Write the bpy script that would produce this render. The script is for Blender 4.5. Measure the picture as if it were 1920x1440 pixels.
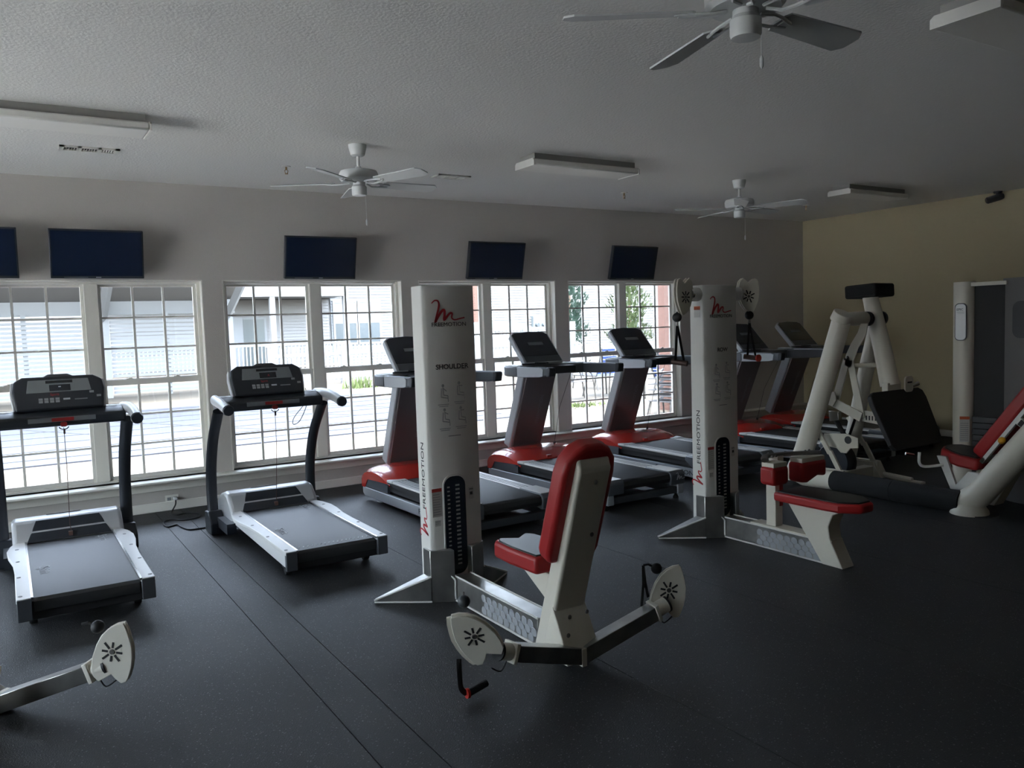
import bpy, bmesh, math, random
from math import sin, cos, pi, radians as rad
from mathutils import Vector, Matrix

random.seed(7)
S = bpy.context.scene
COL = S.collection
for _o in list(bpy.data.objects):
    bpy.data.objects.remove(_o)

# ------------------------------------------------------------------ camera, sky, sun, exposure
EYE = 1.59
F_PX, YAW, PITCH, ROLL = 1520.63, rad(31.98063), rad(4.15802), rad(-1.88610)
_f = Vector((sin(YAW) * cos(PITCH), cos(YAW) * cos(PITCH), -sin(PITCH)))
_r0 = Vector((cos(YAW), -sin(YAW), 0))
_u0 = _r0.cross(_f)
_r = _r0 * cos(ROLL) + _u0 * sin(ROLL)
_u = -_r0 * sin(ROLL) + _u0 * cos(ROLL)
cam_d = bpy.data.cameras.new('camera')
cam_d.sensor_width = 36.0
cam_d.lens = F_PX / 1920 * 36.0
cam_d.clip_start, cam_d.clip_end = 0.05, 400
cam = bpy.data.objects.new('camera', cam_d)
COL.objects.link(cam)
cam.matrix_world = Matrix(((_r.x, _u.x, -_f.x, 0), (_r.y, _u.y, -_f.y, 0), (_r.z, _u.z, -_f.z, EYE), (0, 0, 0, 1)))
S.camera = cam

W = bpy.data.worlds.new('world'); S.world = W; W.use_nodes = True
_n = W.node_tree.nodes; _l = W.node_tree.links
_n.clear()
_sky = _n.new('ShaderNodeTexSky'); _sky.sky_type = 'NISHITA'; _sky.sun_disc = False
_sky.sun_elevation = rad(72); _sky.sun_rotation = rad(205); _sky.air_density = 1.0; _sky.dust_density = 3.0
_bg = _n.new('ShaderNodeBackground'); _bg.inputs[1].default_value = 1.5
_out = _n.new('ShaderNodeOutputWorld')
_hs = _n.new('ShaderNodeHueSaturation'); _hs.inputs['Saturation'].default_value = 0.5
_l.new(_sky.outputs[0], _hs.inputs['Color']); _l.new(_hs.outputs[0], _bg.inputs[0]); _l.new(_bg.outputs[0], _out.inputs[0])

sun_d = bpy.data.lights.new('sun', 'SUN'); sun_d.energy = 1.6; sun_d.angle = rad(1.0); sun_d.color = (1.0, 0.95, 0.86)
sun = bpy.data.objects.new('sun', sun_d); COL.objects.link(sun)
_sd = Vector((0.42, 0.24, -0.87)).normalized()          # travels from behind the building, over its roof
sun.rotation_euler = _sd.to_track_quat('-Z', 'Y').to_euler()

S.view_settings.view_transform = 'Standard'; S.view_settings.look = 'None'
S.view_settings.gamma = 1.0; S.view_settings.use_curve_mapping = False
S.view_settings.exposure = 1.6
S.cycles.max_bounces = 10; S.cycles.diffuse_bounces = 6; S.cycles.transparent_max_bounces = 24

# ------------------------------------------------------------------ materials
MATS = {}
def mat(name, color, rough=0.5, metal=0.0, spec=0.5, var=0.0, vscale=8.0, bump=0.0, bscale=60.0, emit=None, coat=0.0):
    m = bpy.data.materials.new(name); m.use_nodes = True
    nt = m.node_tree; N = nt.nodes; L = nt.links
    b = N['Principled BSDF']
    b.inputs['Base Color'].default_value = (*color, 1)
    b.inputs['Roughness'].default_value = rough
    b.inputs['Metallic'].default_value = metal
    b.inputs['Specular IOR Level'].default_value = spec
    b.inputs['Coat Weight'].default_value = coat
    if var or bump:
        tc = N.new('ShaderNodeTexCoord')
    if var:
        nz = N.new('ShaderNodeTexNoise'); nz.inputs['Scale'].default_value = vscale; nz.inputs['Detail'].default_value = 4
        L.new(tc.outputs['Object'], nz.inputs['Vector'])
        rp = N.new('ShaderNodeValToRGB')
        rp.color_ramp.elements[0].position = 0.3; rp.color_ramp.elements[1].position = 0.7
        rp.color_ramp.elements[0].color = (*[max(0, c * (1 - var)) for c in color], 1)
        rp.color_ramp.elements[1].color = (*[min(1, c * (1 + var)) for c in color], 1)
        L.new(nz.outputs[0], rp.inputs[0]); L.new(rp.outputs[0], b.inputs['Base Color'])
    if bump:
        nb = N.new('ShaderNodeTexNoise'); nb.inputs['Scale'].default_value = bscale; nb.inputs['Detail'].default_value = 3
        L.new(tc.outputs['Object'], nb.inputs['Vector'])
        bp = N.new('ShaderNodeBump'); bp.inputs['Strength'].default_value = bump; bp.inputs['Distance'].default_value = 0.01
        L.new(nb.outputs[0], bp.inputs['Height']); L.new(bp.outputs[0], b.inputs['Normal'])
    MATS[name] = m
    return m

mat('wall_grey', (0.50, 0.47, 0.435), 0.85, bump=0.15, bscale=120)
mat('wall_tan', (0.40, 0.345, 0.225), 0.85, bump=0.15, bscale=120)
mat('ceiling_white', (0.80, 0.785, 0.75), 0.9, bump=0.35, bscale=55)
mat('trim_white', (0.74, 0.72, 0.66), 0.35)
mat('sash_white', (0.70, 0.68, 0.63), 0.4)
mat('white_powder', (0.70, 0.695, 0.67), 0.38)
mat('white_warm', (0.70, 0.665, 0.585), 0.36)
mat('silver_plastic', (0.46, 0.47, 0.49), 0.35, metal=0.25)
mat('silver_paint', (0.42, 0.44, 0.47), 0.4, metal=0.2)
mat('light_plastic', (0.62, 0.62, 0.62), 0.4)
mat('dark_plastic', (0.022, 0.026, 0.034), 0.38)
mat('charcoal', (0.055, 0.06, 0.068), 0.42)
mat('slate_plastic', (0.085, 0.095, 0.11), 0.45)
mat('black_rubber', (0.012, 0.012, 0.014), 0.6)
mat('black_foam', (0.016, 0.017, 0.019), 0.95, bump=0.3, bscale=150)
mat('belt', (0.022, 0.023, 0.025), 0.5, bump=0.2, bscale=300)
mat('red_plastic', (0.50, 0.030, 0.022), 0.25, coat=0.8)
mat('red_vinyl', (0.36, 0.016, 0.018), 0.42)
mat('black_vinyl', (0.02, 0.021, 0.022), 0.35)
mat('red_dark', (0.32, 0.02, 0.02), 0.4)
mat('column_panel', (0.20, 0.175, 0.185), 0.3, metal=0.35)
mat('panel_grey', (0.20, 0.215, 0.225), 0.45)
mat('screen_black', (0.012, 0.016, 0.026), 0.12, coat=0.3)
mat('screen_tv', (0.010, 0.018, 0.042), 0.22, spec=0.6)
mat('acrylic_blue', (0.012, 0.018, 0.032), 0.15)
mat('chrome', (0.62, 0.62, 0.62), 0.18, metal=1.0)
mat('steel', (0.40, 0.395, 0.38), 0.30, metal=0.9, var=0.25, vscale=6)
mat('print_dark', (0.03, 0.03, 0.035), 0.6)
mat('print_grey', (0.26, 0.27, 0.28), 0.6)
mat('print_pale', (0.33, 0.34, 0.35), 0.6)
mat('print_red', (0.42, 0.02, 0.03), 0.5)
mat('print_white', (0.6, 0.62, 0.64), 0.5)
mat('sticker_white', (0.52, 0.52, 0.50), 0.5)
mat('sticker_orange', (0.50, 0.10, 0.03), 0.5)
mat('sticker_red', (0.40, 0.035, 0.03), 0.5)
mat('yellow_knob', (0.75, 0.36, 0.02), 0.4)
mat('fan_white', (0.60, 0.61, 0.60), 0.45)
mat('lens_white', (0.82, 0.80, 0.75), 0.4)
mat('fixture_side', (0.34, 0.33, 0.31), 0.5)
mat('brass', (0.45, 0.30, 0.15), 0.35, metal=0.9)
mat('skin_tan', (0.45, 0.24, 0.16), 0.5)
mat('brown_grip', (0.10, 0.055, 0.045), 0.5)
mat('dull_metal', (0.22, 0.21, 0.20), 0.4, metal=0.9)
# outside
mat('concrete', (0.0665, 0.0565, 0.042), 0.9, var=0.06, vscale=0.6)
mat('bounce_pale', (0.78, 0.76, 0.72), 0.9)
mat('pool_fabric', (0.0231, 0.0264, 0.038), 0.55, var=0.18, vscale=1.4)
mat('pool_strap', (0.0125, 0.0135, 0.019), 0.7)
mat('vinyl_white', (0.144, 0.149, 0.1548), 0.5)
mat('siding_blue', (0.1122, 0.1204, 0.1312), 0.6)
mat('siding_white', (0.1156, 0.1156, 0.1142), 0.6)
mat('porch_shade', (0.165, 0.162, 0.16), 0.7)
mat('brick_red', (0.11, 0.058, 0.045), 0.85, var=0.15, vscale=20)
mat('window_grey', (0.045, 0.055, 0.062), 0.35)
mat('blind_white', (0.135, 0.145, 0.147), 0.6)
mat('door_glass', (0.06, 0.07, 0.072), 0.3)
mat('meter_grey', (0.095, 0.115, 0.125), 0.5)
mat('bin_green', (0.045, 0.068, 0.065), 0.6)
mat('bark', (0.10, 0.07, 0.05), 0.9)
mat('leaf_dark', (0.018, 0.039, 0.027), 0.7, var=0.35, vscale=9)
mat('leaf_light', (0.039, 0.057, 0.018), 0.7, var=0.35, vscale=9)
mat('grass', (0.051, 0.072, 0.018), 0.9, var=0.3, vscale=20)
mat('vinyl_strap_blue', (0.018, 0.045, 0.168), 0.45)
mat('patio_frame', (0.04, 0.038, 0.036), 0.5)
mat('patio_sling', (0.07, 0.07, 0.075), 0.7)
mat('roof_grey', (0.25, 0.24, 0.23), 0.9)

def glass_mat():
    m = bpy.data.materials.new('window_glass'); m.use_nodes = True
    nt = m.node_tree; N = nt.nodes; L = nt.links; N.clear()
    o = N.new('ShaderNodeOutputMaterial'); mx = N.new('ShaderNodeMixShader')
    t = N.new('ShaderNodeBsdfTransparent'); t.inputs[0].default_value = (0.93, 0.96, 0.97, 1)
    g = N.new('ShaderNodeBsdfGlossy'); g.inputs['Roughness'].default_value = 0.02
    fr = N.new('ShaderNodeFresnel'); fr.inputs[0].default_value = 1.45
    L.new(fr.outputs[0], mx.inputs[0]); L.new(t.outputs[0], mx.inputs[1]); L.new(g.outputs[0], mx.inputs[2]); L.new(mx.outputs[0], o.inputs[0])
    MATS['window_glass'] = m
glass_mat()

def floor_mat():
    m = bpy.data.materials.new('rubber_floor'); m.use_nodes = True
    nt = m.node_tree; N = nt.nodes; L = nt.links; b = N['Principled BSDF']
    tc = N.new('ShaderNodeTexCoord')
    sp = N.new('ShaderNodeTexVoronoi'); sp.inputs['Scale'].default_value = 210
    L.new(tc.outputs['Object'], sp.inputs['Vector'])
    rp = N.new('ShaderNodeValToRGB'); e = rp.color_ramp.elements
    e[0].position = 0.0; e[0].color = (0.021, 0.022, 0.024, 1); e[1].position = 1.0; e[1].color = (0.034, 0.035, 0.037, 1)
    x = rp.color_ramp.elements.new(0.86); x.color = (0.028, 0.029, 0.031, 1)
    y = rp.color_ramp.elements.new(0.93); y.color = (0.16, 0.16, 0.17, 1)
    L.new(sp.outputs['Color'], rp.inputs[0])
    nz = N.new('ShaderNodeTexNoise'); nz.inputs['Scale'].default_value = 1.3; nz.inputs['Detail'].default_value = 5
    L.new(tc.outputs['Object'], nz.inputs['Vector'])
    mx = N.new('ShaderNodeMix'); mx.data_type = 'RGBA'; mx.blend_type = 'MIX'
    rp2 = N.new('ShaderNodeValToRGB'); rp2.color_ramp.elements[0].position = 0.45; rp2.color_ramp.elements[1].position = 0.8
    rp2.color_ramp.elements[1].color = (0.35, 0.35, 0.35, 1)
    L.new(nz.outputs[0], rp2.inputs[0]); L.new(rp2.outputs[0], mx.inputs[0])
    L.new(rp.outputs[0], mx.inputs[6]); mx.inputs[7].default_value = (0.05, 0.05, 0.05, 1)
    L.new(mx.outputs[2], b.inputs['Base Color'])
    b.inputs['Roughness'].default_value = 0.56; b.inputs['Specular IOR Level'].default_value = 0.32
    nb = N.new('ShaderNodeTexNoise'); nb.inputs['Scale'].default_value = 170; nb.inputs['Detail'].default_value = 4
    L.new(tc.outputs['Object'], nb.inputs['Vector'])
    bp = N.new('ShaderNodeBump'); bp.inputs['Strength'].default_value = 0.55; bp.inputs['Distance'].default_value = 0.006
    L.new(nb.outputs[0], bp.inputs['Height']); L.new(bp.outputs[0], b.inputs['Normal'])
    MATS['rubber_floor'] = m
floor_mat()

# ------------------------------------------------------------------ mesh helpers
class MB:
    def __init__(s): s.v = []; s.f = []
    def add(s, vs, fs):
        o = len(s.v); s.v += [tuple(v) for v in vs]; s.f += [tuple(i + o for i in f) for f in fs]; return s
    def box(s, x0, x1, y0, y1, z0, z1, M=None):
        vs = [Vector(p) for p in ((x0, y0, z0), (x1, y0, z0), (x1, y1, z0), (x0, y1, z0), (x0, y0, z1), (x1, y0, z1), (x1, y1, z1), (x0, y1, z1))]
        if M: vs = [M @ v for v in vs]
        return s.add(vs, ((0, 3, 2, 1), (4, 5, 6, 7), (0, 1, 5, 4), (1, 2, 6, 5), (2, 3, 7, 6), (3, 0, 4, 7)))
    def prism(s, pts, plane, a, b, M=None):
        # pts counter-clockwise seen from the +axis side
        def P(p, t):
            if plane == 'xy': v = Vector((p[0], p[1], t))
            elif plane == 'xz': v = Vector((p[0], t, p[1]))
            else: v = Vector((t, p[0], p[1]))
            return M @ v if M else v
        n = len(pts)
        vs = [P(p, a) for p in pts] + [P(p, b) for p in pts]
        fs = [tuple(range(n))[::-1], tuple(range(n, 2 * n))] + [(i, (i + 1) % n, (i + 1) % n + n, i + n) for i in range(n)]
        return s.add(vs, fs)
    def tube(s, path, r, n=10, cap=True, flat=1.0):
        path = [Vector(p) for p in path]; m = len(path)
        rs = r if isinstance(r, (list, tuple)) else [r] * m
        t0 = (path[1] - path[0]).normalized()
        up = Vector((0, 0, 1)) if abs(t0.z) < 0.9 else Vector((1, 0, 0))
        u = (up - t0 * up.dot(t0)).normalized(); vs = []
        for i, p in enumerate(path):
            t = (path[min(i + 1, m - 1)] - path[max(i - 1, 0)]).normalized()
            u = (u - t * u.dot(t)).normalized(); w = t.cross(u)
            for k in range(n):
                a = 2 * pi * k / n
                vs.append(p + (u * cos(a) + w * sin(a) * flat) * rs[i])
        fs = []
        for i in range(m - 1):
            for k in range(n):
                fs.append((i * n + k, i * n + (k + 1) % n, (i + 1) * n + (k + 1) % n, (i + 1) * n + k))
        if cap:
            fs.append(tuple(range(n))[::-1]); fs.append(tuple((m - 1) * n + k for k in range(n)))
        return s.add(vs, fs)
    def lathe(s, prof, c=(0, 0, 0), n=20, M=None):
        vs = []; m = len(prof)
        for r, z in prof:
            for k in range(n):
                a = 2 * pi * k / n
                v = Vector((c[0] + r * cos(a), c[1] + r * sin(a), c[2] + z)); vs.append(M @ v if M else v)
        fs = []
        for i in range(m - 1):
            for k in range(n):
                fs.append((i * n + k, i * n + (k + 1) % n, (i + 1) * n + (k + 1) % n, (i + 1) * n + k))
        fs.append(tuple(range(n))[::-1]); fs.append(tuple((m - 1) * n + k for k in range(n)))
        return s.add(vs, fs)
    def sphere(s, c, r, n=14, m=8, sc=(1, 1, 1)):
        prof = [(max(1e-4, r * sin(pi * i / m)), -r * cos(pi * i / m)) for i in range(m + 1)]
        M = Matrix.Translation(Vector(c)) @ Matrix.Diagonal((*sc, 1))
        return s.lathe(prof, (0, 0, 0), n, M)
    def grid(s, X, Y, fz, thick):
        nx, ny = len(X), len(Y); vs = []
        for y in Y:
            for x in X: vs.append((x, y, fz(x, y)))
        k = nx * ny
        for y in Y:
            for x in X: vs.append((x, y, thick(x, y)))
        fs = []
        for j in range(ny - 1):
            for i in range(nx - 1):
                a = j * nx + i
                fs.append((a, a + 1, a + nx + 1, a + nx)); fs.append((a + k, a + nx + k, a + nx + 1 + k, a + 1 + k))
        for i in range(nx - 1):
            fs.append((i, i + k, i + 1 + k, i + 1)); b = (ny - 1) * nx + i; fs.append((b, b + 1, b + 1 + k, b + k))
        for j in range(ny - 1):
            a = j * nx; fs.append((a, a + nx, a + nx + k, a + k)); a = j * nx + nx - 1; fs.append((a, a + k, a + nx + k, a + nx))
        return s.add(vs, fs)
    def build(s, name, m, parent=None, bevel=0.0, seg=2, smooth=32, loc=None, rot=None, kind=None, label=None):
        me = bpy.data.meshes.new(name); me.from_pydata(s.v, [], s.f); me.update()
        bm = bmesh.new(); bm.from_mesh(me); bmesh.ops.recalc_face_normals(bm, faces=bm.faces); bm.to_mesh(me); bm.free()
        me.materials.append(MATS[m])
        if smooth:
            me.shade_smooth(); me.set_sharp_from_angle(angle=rad(smooth))
        return link(name, me, parent, bevel, seg, loc, rot, kind, label)

def link(name, me, parent=None, bevel=0.0, seg=2, loc=None, rot=None, kind=None, label=None):
    o = bpy.data.objects.new(name, me); COL.objects.link(o)
    if parent: o.parent = parent
    if loc: o.location = loc
    if rot: o.rotation_euler = rot
    if bevel:
        b = o.modifiers.new('edge', 'BEVEL'); b.width = bevel; b.segments = seg; b.limit_method = 'ANGLE'; b.angle_limit = rad(35)
        b.harden_normals = False
    if kind: o['kind'] = kind
    if label: o['label'] = label
    return o

def tag(o, label, cat, group=None):
    o['label'] = label; o['category'] = cat
    if group: o['group'] = group
    return o
def thing(name, label, cat, loc=(0, 0, 0), rz=0.0, group=None):
    o = bpy.data.objects.new(name, None); COL.objects.link(o); o.empty_display_size = 0.1
    o.location = loc; o.rotation_euler = (0, 0, rz)
    return tag(o, label, cat, group)
def copy_tree(o, parent=None):
    c = o.copy(); COL.objects.link(c)
    if parent: c.parent = parent
    for ch in list(o.children): copy_tree(ch, c)
    return c
def text(name, body, size, m, parent, loc, rot, align='CENTER', extrude=0.0006, sx=1.0, bold=0.0):
    cu = bpy.data.curves.new(name, 'FONT'); cu.body = body; cu.size = size; cu.align_x = align; cu.align_y = 'CENTER'
    cu.extrude = extrude; cu.offset = bold; cu.resolution_u = 3
    t = bpy.data.objects.new(name + '_curve', cu)
    me = bpy.data.meshes.new_from_object(t); me.name = name
    bpy.data.objects.remove(t); bpy.data.curves.remove(cu)
    me.materials.clear(); me.materials.append(MATS[m])
    o = bpy.data.objects.new(name, me); COL.objects.link(o); o.parent = parent; o.location = loc; o.rotation_euler = rot; o.scale = (sx, 1, 1)
    return o
def rrect(w, h, r, n=4, cx=0.0, cy=0.0):
    pts = []
    for (sx, sy, a0) in ((1, 1, 0), (-1, 1, pi / 2), (-1, -1, pi), (1, -1, 3 * pi / 2)):
        for i in range(n + 1):
            a = a0 + pi / 2 * i / n
            pts.append((cx + sx * (w / 2 - r) + r * cos(a), cy + sy * (h / 2 - r) + r * sin(a)))
    return pts
def ribbon(pts, wid, M, th=0.0012):
    # flat stroke with changing width in the local xz plane (normal -y)
    mb = MB(); n = len(pts); L_, R_ = [], []
    for i, p in enumerate(pts):
        a = Vector(pts[max(i - 1, 0)]); b = Vector(pts[min(i + 1, n - 1)]); t = (b - a).normalized(); nn = Vector((-t.y, t.x))
        w = wid[i] / 2; q = Vector(p); L_.append(q + nn * w); R_.append(q - nn * w)
    for i in range(n - 1):
        poly = [R_[i], R_[i + 1], L_[i + 1], L_[i]]
        mb.prism([(q.x, q.y) for q in poly], 'xz', -th, 0.0, M)
    return mb
def smooth_path(pts, k=6):
    out = []; P = [Vector(p) for p in pts]; n = len(P)
    for i in range(n - 1):
        p0, p1, p2, p3 = P[max(i - 1, 0)], P[i], P[i + 1], P[min(i + 2, n - 1)]
        for j in range(k):
            t = j / k
            out.append(0.5 * ((2 * p1) + (-p0 + p2) * t + (2 * p0 - 5 * p1 + 4 * p2 - p3) * t * t + (-p0 + 3 * p1 - 3 * p2 + p3) * t ** 3))
    out.append(P[-1]); return out

# ------------------------------------------------------------------ room shell
WY, XR, XL, YB, H = 7.91, 10.06, -4.7, -3.2, 2.965
WINS = [(-4.28, -2.44), (-2.26, -0.42), (-0.24, 1.60), (1.775, 3.61), (3.80, 5.59), (5.77, 7.596)]
ZB, ZT = 0.296, 2.10
g = bpy.data.objects.new('floor', None); COL.objects.link(g); g['kind'] = 'structure'
fl = MB().box(XL, XR, YB, WY, -0.09, -0.012).build('subfloor', 'black_rubber', g)
xs = [XL] + [round(1.066 + 1.22 * k, 3) for k in range(-3, 8)]
xs = [x for x in xs if x < XR] + [XR]
xs.append(1.275); xs.sort()
for a, b in zip(xs[:-1], xs[1:]):
    MB().box(a + 0.0022, b - 0.0022, YB, WY, -0.012, 0.0).build('rubber_strip', 'rubber_floor', g, smooth=0)
c = MB().box(XL - 0.2, XR + 0.2, YB - 0.2, WY + 0.2, H, H + 0.2).build('ceiling', 'ceiling_white', smooth=0); c['kind'] = 'structure'
w = MB(); w.box(XL - 0.2, XR + 0.2, WY, WY + 0.2, -0.1, ZB).box(XL - 0.2, XR + 0.2, WY, WY + 0.2, ZT, H)
px = XL - 0.2
for a, b in WINS: w.box(px, a, WY, WY + 0.2, ZB, ZT); px = b
w.box(px, XR + 0.2, WY, WY + 0.2, ZB, ZT)
o = w.build('wall_front', 'wall_grey', smooth=0); o['kind'] = 'structure'
ADDED_LWINS = [(2.4, 4.7), (4.9, 7.2)]; LZB, LZT = 0.30, 2.10
for nm, bx in (('wall_right', (XR, XR + 0.2, YB, WY)), ('wall_back', (XL - 0.2, XR + 0.2, YB - 0.2, YB))):
    o = MB().box(*bx, -0.1, H).build(nm, 'wall_tan', smooth=0); o['kind'] = 'structure'
w = MB(); w.box(XL - 0.2, XL, YB, WY, -0.1, LZB).box(XL - 0.2, XL, YB, WY, LZT, H); py = YB
for a, b in ADDED_LWINS: w.box(XL - 0.2, XL, py, a, LZB, LZT); py = b
w.box(XL - 0.2, XL, py, WY, LZB, LZT)
o = w.build('wall_left', 'wall_tan', smooth=0); o['kind'] = 'structure'
def base(nm, x0, x1, y0, y1):
    o = MB().box(x0, x1, y0, y1, 0, 0.085).build(nm, 'trim_white', bevel=0.006); o['kind'] = 'structure'
base('baseboard_front', XL + 0.002, XR - 0.015, WY - 0.014, WY)
base('baseboard_right', XR - 0.014, XR, YB + 0.002, WY)
# continuous sill with apron below it, running to the corner
o = MB().box(XL + 0.01, XR - 0.003, WY - 0.14, WY + 0.09, ZB - 0.022, ZB).build('trim_1', 'trim_white', bevel=0.008); o['kind'] = 'structure'
o = MB().box(XL + 0.01, XR - 0.003, WY - 0.02, WY, ZB - 0.105, ZB - 0.022).build('trim_2', 'trim_white', bevel=0.004); o['kind'] = 'structure'

# windows: two double-hung units each
FY = WY + 0.10      # frame plane
pane_me = mv_me = mh_me = None
GW = 0.79
def make_window(k, a, b):
    global pane_me, mv_me, mh_me
    r = bpy.data.objects.new('window_%d' % k, None); COL.objects.link(r); r['kind'] = 'structure'; r.location = ((a + b) / 2, FY, ZB)
    w = (b - a) / 2; h = ZT - ZB
    f = MB()
    # jamb liners from the wall face to the frame
    f.box(-w, -w + 0.012, -0.10, 0.02, 0, h).box(w - 0.012, w, -0.10, 0.02, 0, h).box(-w + 0.012, w - 0.012, -0.10, 0.02, h - 0.012, h)
    f.box(-w + 0.012, -w + 0.04, -0.015, 0.06, 0, h - 0.012).box(w - 0.04, w - 0.012, -0.015, 0.06, 0, h - 0.012)
    f.box(-w + 0.04, w - 0.04, -0.015, 0.06, h - 0.032, h - 0.012).box(-w + 0.04, w - 0.04, -0.015, 0.06, 0, 0.02)
    f.box(-0.055, 0.055, -0.02, 0.06, 0.02, h - 0.032)
    f.build('window_frame', 'trim_white', r, bevel=0.003)
    uw = (w - 0.04 - 0.055)
    for sgn in (-1, 1):
        cx = sgn * (0.055 + uw / 2)
        for up in (1, 0):
            z0, z1 = (0.88, h - 0.034) if up else (0.022, 0.92)
            yy = 0.03 if up else -0.005
            st = 0.026
            s = MB()
            x0, x1 = cx - uw / 2, cx + uw / 2
            br = 0.045 if up else 0.036
            tr = 0.022 if up else 0.05
            s.box(x0, x0 + st, yy, yy + 0.028, z0, z1).box(x1 - st, x1, yy, yy + 0.028, z0, z1)
            s.box(x0 + st, x1 - st, yy, yy + 0.028, z0, z0 + br).box(x0 + st, x1 - st, yy, yy + 0.028, z1 - tr, z1)
            sash = s.build('sash', 'sash_white', r, bevel=0.002)
            gx0, gx1, gz0, gz1 = x0 + st, x1 - st, z0 + br, z1 - tr
            cw, ch = (gx1 - gx0) / 3, (gz1 - gz0) / 3
            for i in range(3):
                for j in range(3):
                    m_ = MB().box(-cw / 2 + 0.004, cw / 2 - 0.004, -0.0015, 0.0015, -ch / 2 + 0.004, ch / 2 - 0.004)
                    m_.build('pane', 'window_glass', sash, smooth=0, loc=(gx0 + cw * (i + 0.5), yy + 0.016, gz0 + ch * (j + 0.5)))
            for i in (1, 2):
                MB().box(-0.010, 0.010, -0.009, 0.009, gz0, gz1).build('muntin', 'sash_white', sash, loc=(gx0 + cw * i, yy + 0.015, 0))
                MB().box(gx0, gx1, -0.0085, 0.0085, -0.0085, 0.0085).build('muntin', 'sash_white', sash, loc=(0, yy + 0.015, gz0 + ch * i))
            if not up:
                for q in (-0.2, 0.2):
                    lk = MB().box(-0.028, 0.028, -0.012, 0.012, 0, 0.008).box(-0.006, 0.02, -0.016, 0.004, 0.008, 0.016)
                    lk.build('sash_lock', 'trim_white', sash, loc=(cx + q, yy + 0.012, z1), bevel=0.002)
for k, (a, b) in enumerate(WINS): make_window(k + 1, a, b)
for k, (a, b) in enumerate(ADDED_LWINS):      # side-wall glazing added out of view to bring in more daylight
    r = bpy.data.objects.new('window_%d' % (k + 1 + len(WINS)), None); COL.objects.link(r); r['kind'] = 'structure'; r.location = (XL - 0.1, (a + b) / 2, LZB)
    w_, h_ = (b - a) / 2, LZT - LZB
    MB().box(-0.04, 0.04, -w_, -w_ + 0.06, 0, h_).box(-0.04, 0.04, w_ - 0.06, w_, 0, h_).box(-0.04, 0.04, -0.03, 0.03, 0, h_).box(-0.04, 0.04, -w_, w_, 0, 0.06).box(-0.04, 0.04, -w_, w_, h_ - 0.06, h_).build('window_frame', 'trim_white', r, smooth=0)
    for s_ in (-1, 1): MB().box(-0.003, 0.003, min(s_ * 0.03, s_ * (w_ - 0.06)), max(s_ * 0.03, s_ * (w_ - 0.06)), 0.06, h_ - 0.06).build('pane', 'window_glass', r, smooth=0)

# ------------------------------------------------------------------ ceiling fittings, TVs, wall fittings
def make_fan(cx, cy, a0, label, chain=0.17):
    r = thing('ceiling_fan', label, 'ceiling fan', (cx, cy, H), 0, 'white five-blade ceiling fans')
    MB().lathe([(0.035, -0.085), (0.052, -0.075), (0.066, -0.02), (0.068, 0.0)], n=24).build('canopy', 'fan_white', r)
    MB().tube([(0, 0, -0.08), (0, 0, -0.175)], 0.0125, 12).lathe([(0.02, -0.182), (0.026, -0.172), (0.02, -0.158)], n=14).build('downrod', 'fan_white', r)
    MB().lathe([(0.05, -0.275), (0.125, -0.272), (0.142, -0.255), (0.145, -0.215), (0.135, -0.195), (0.06, -0.178), (0.02, -0.172)], n=32).build('motor_housing', 'fan_white', r)
    MB().lathe([(0.03, -0.375), (0.052, -0.372), (0.056, -0.36), (0.056, -0.31), (0.046, -0.295), (0.046, -0.272)], n=24).build('switch_housing', 'fan_white', r)
    ch = MB().tube([(0.03, -0.045, -0.37), (0.03, -0.045, -0.38 - chain)], 0.0016, 6)
    ch.lathe([(0.001, -0.05), (0.007, -0.04), (0.007, -0.012), (0.002, 0.0)], (0.03, -0.045, -0.38 - chain), 10).build('pull_chain', 'fan_white', r)
    for k in range(5):
        a = a0 + 2 * pi * k / 5
        M = Matrix.Rotation(a, 4, 'Z') @ Matrix.Translation((0, 0, -0.278)) @ Matrix.Rotation(rad(-13), 4, 'X')
        pts = [(0.20, -0.055), (0.62, -0.070), (0.655, -0.035), (0.655, 0.035), (0.62, 0.070), (0.20, 0.055), (0.185, 0.03), (0.185, -0.03)]
        b = MB().prism(pts, 'xy', -0.004, 0.003, M).build('blade', 'fan_white', r)
        br = MB()
        for s in (-1, 1):
            br.tube([M @ Vector(p) for p in ((0.07, s * 0.012, 0.0), (0.12, s * 0.035, -0.008), (0.17, s * 0.03, -0.008), (0.24, s * 0.012, -0.007))], 0.007, 6)
        br.prism([(0.2, -0.03), (0.255, -0.008), (0.255, 0.008), (0.2, 0.03)], 'xy', -0.009, -0.004, M)
        br.build('blade_arm', 'fan_white', b)
    return r
make_fan(2.335, 5.805, rad(4), 'white five-blade ceiling fan hanging between the two treadmill-side light fixtures')
make_fan(6.373, 5.773, rad(8), 'white five-blade ceiling fan hanging above the leg press machine')
make_fan(2.34, 2.08, rad(3), 'white five-blade ceiling fan with dim blades hanging over the open floor', 0.06)

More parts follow.
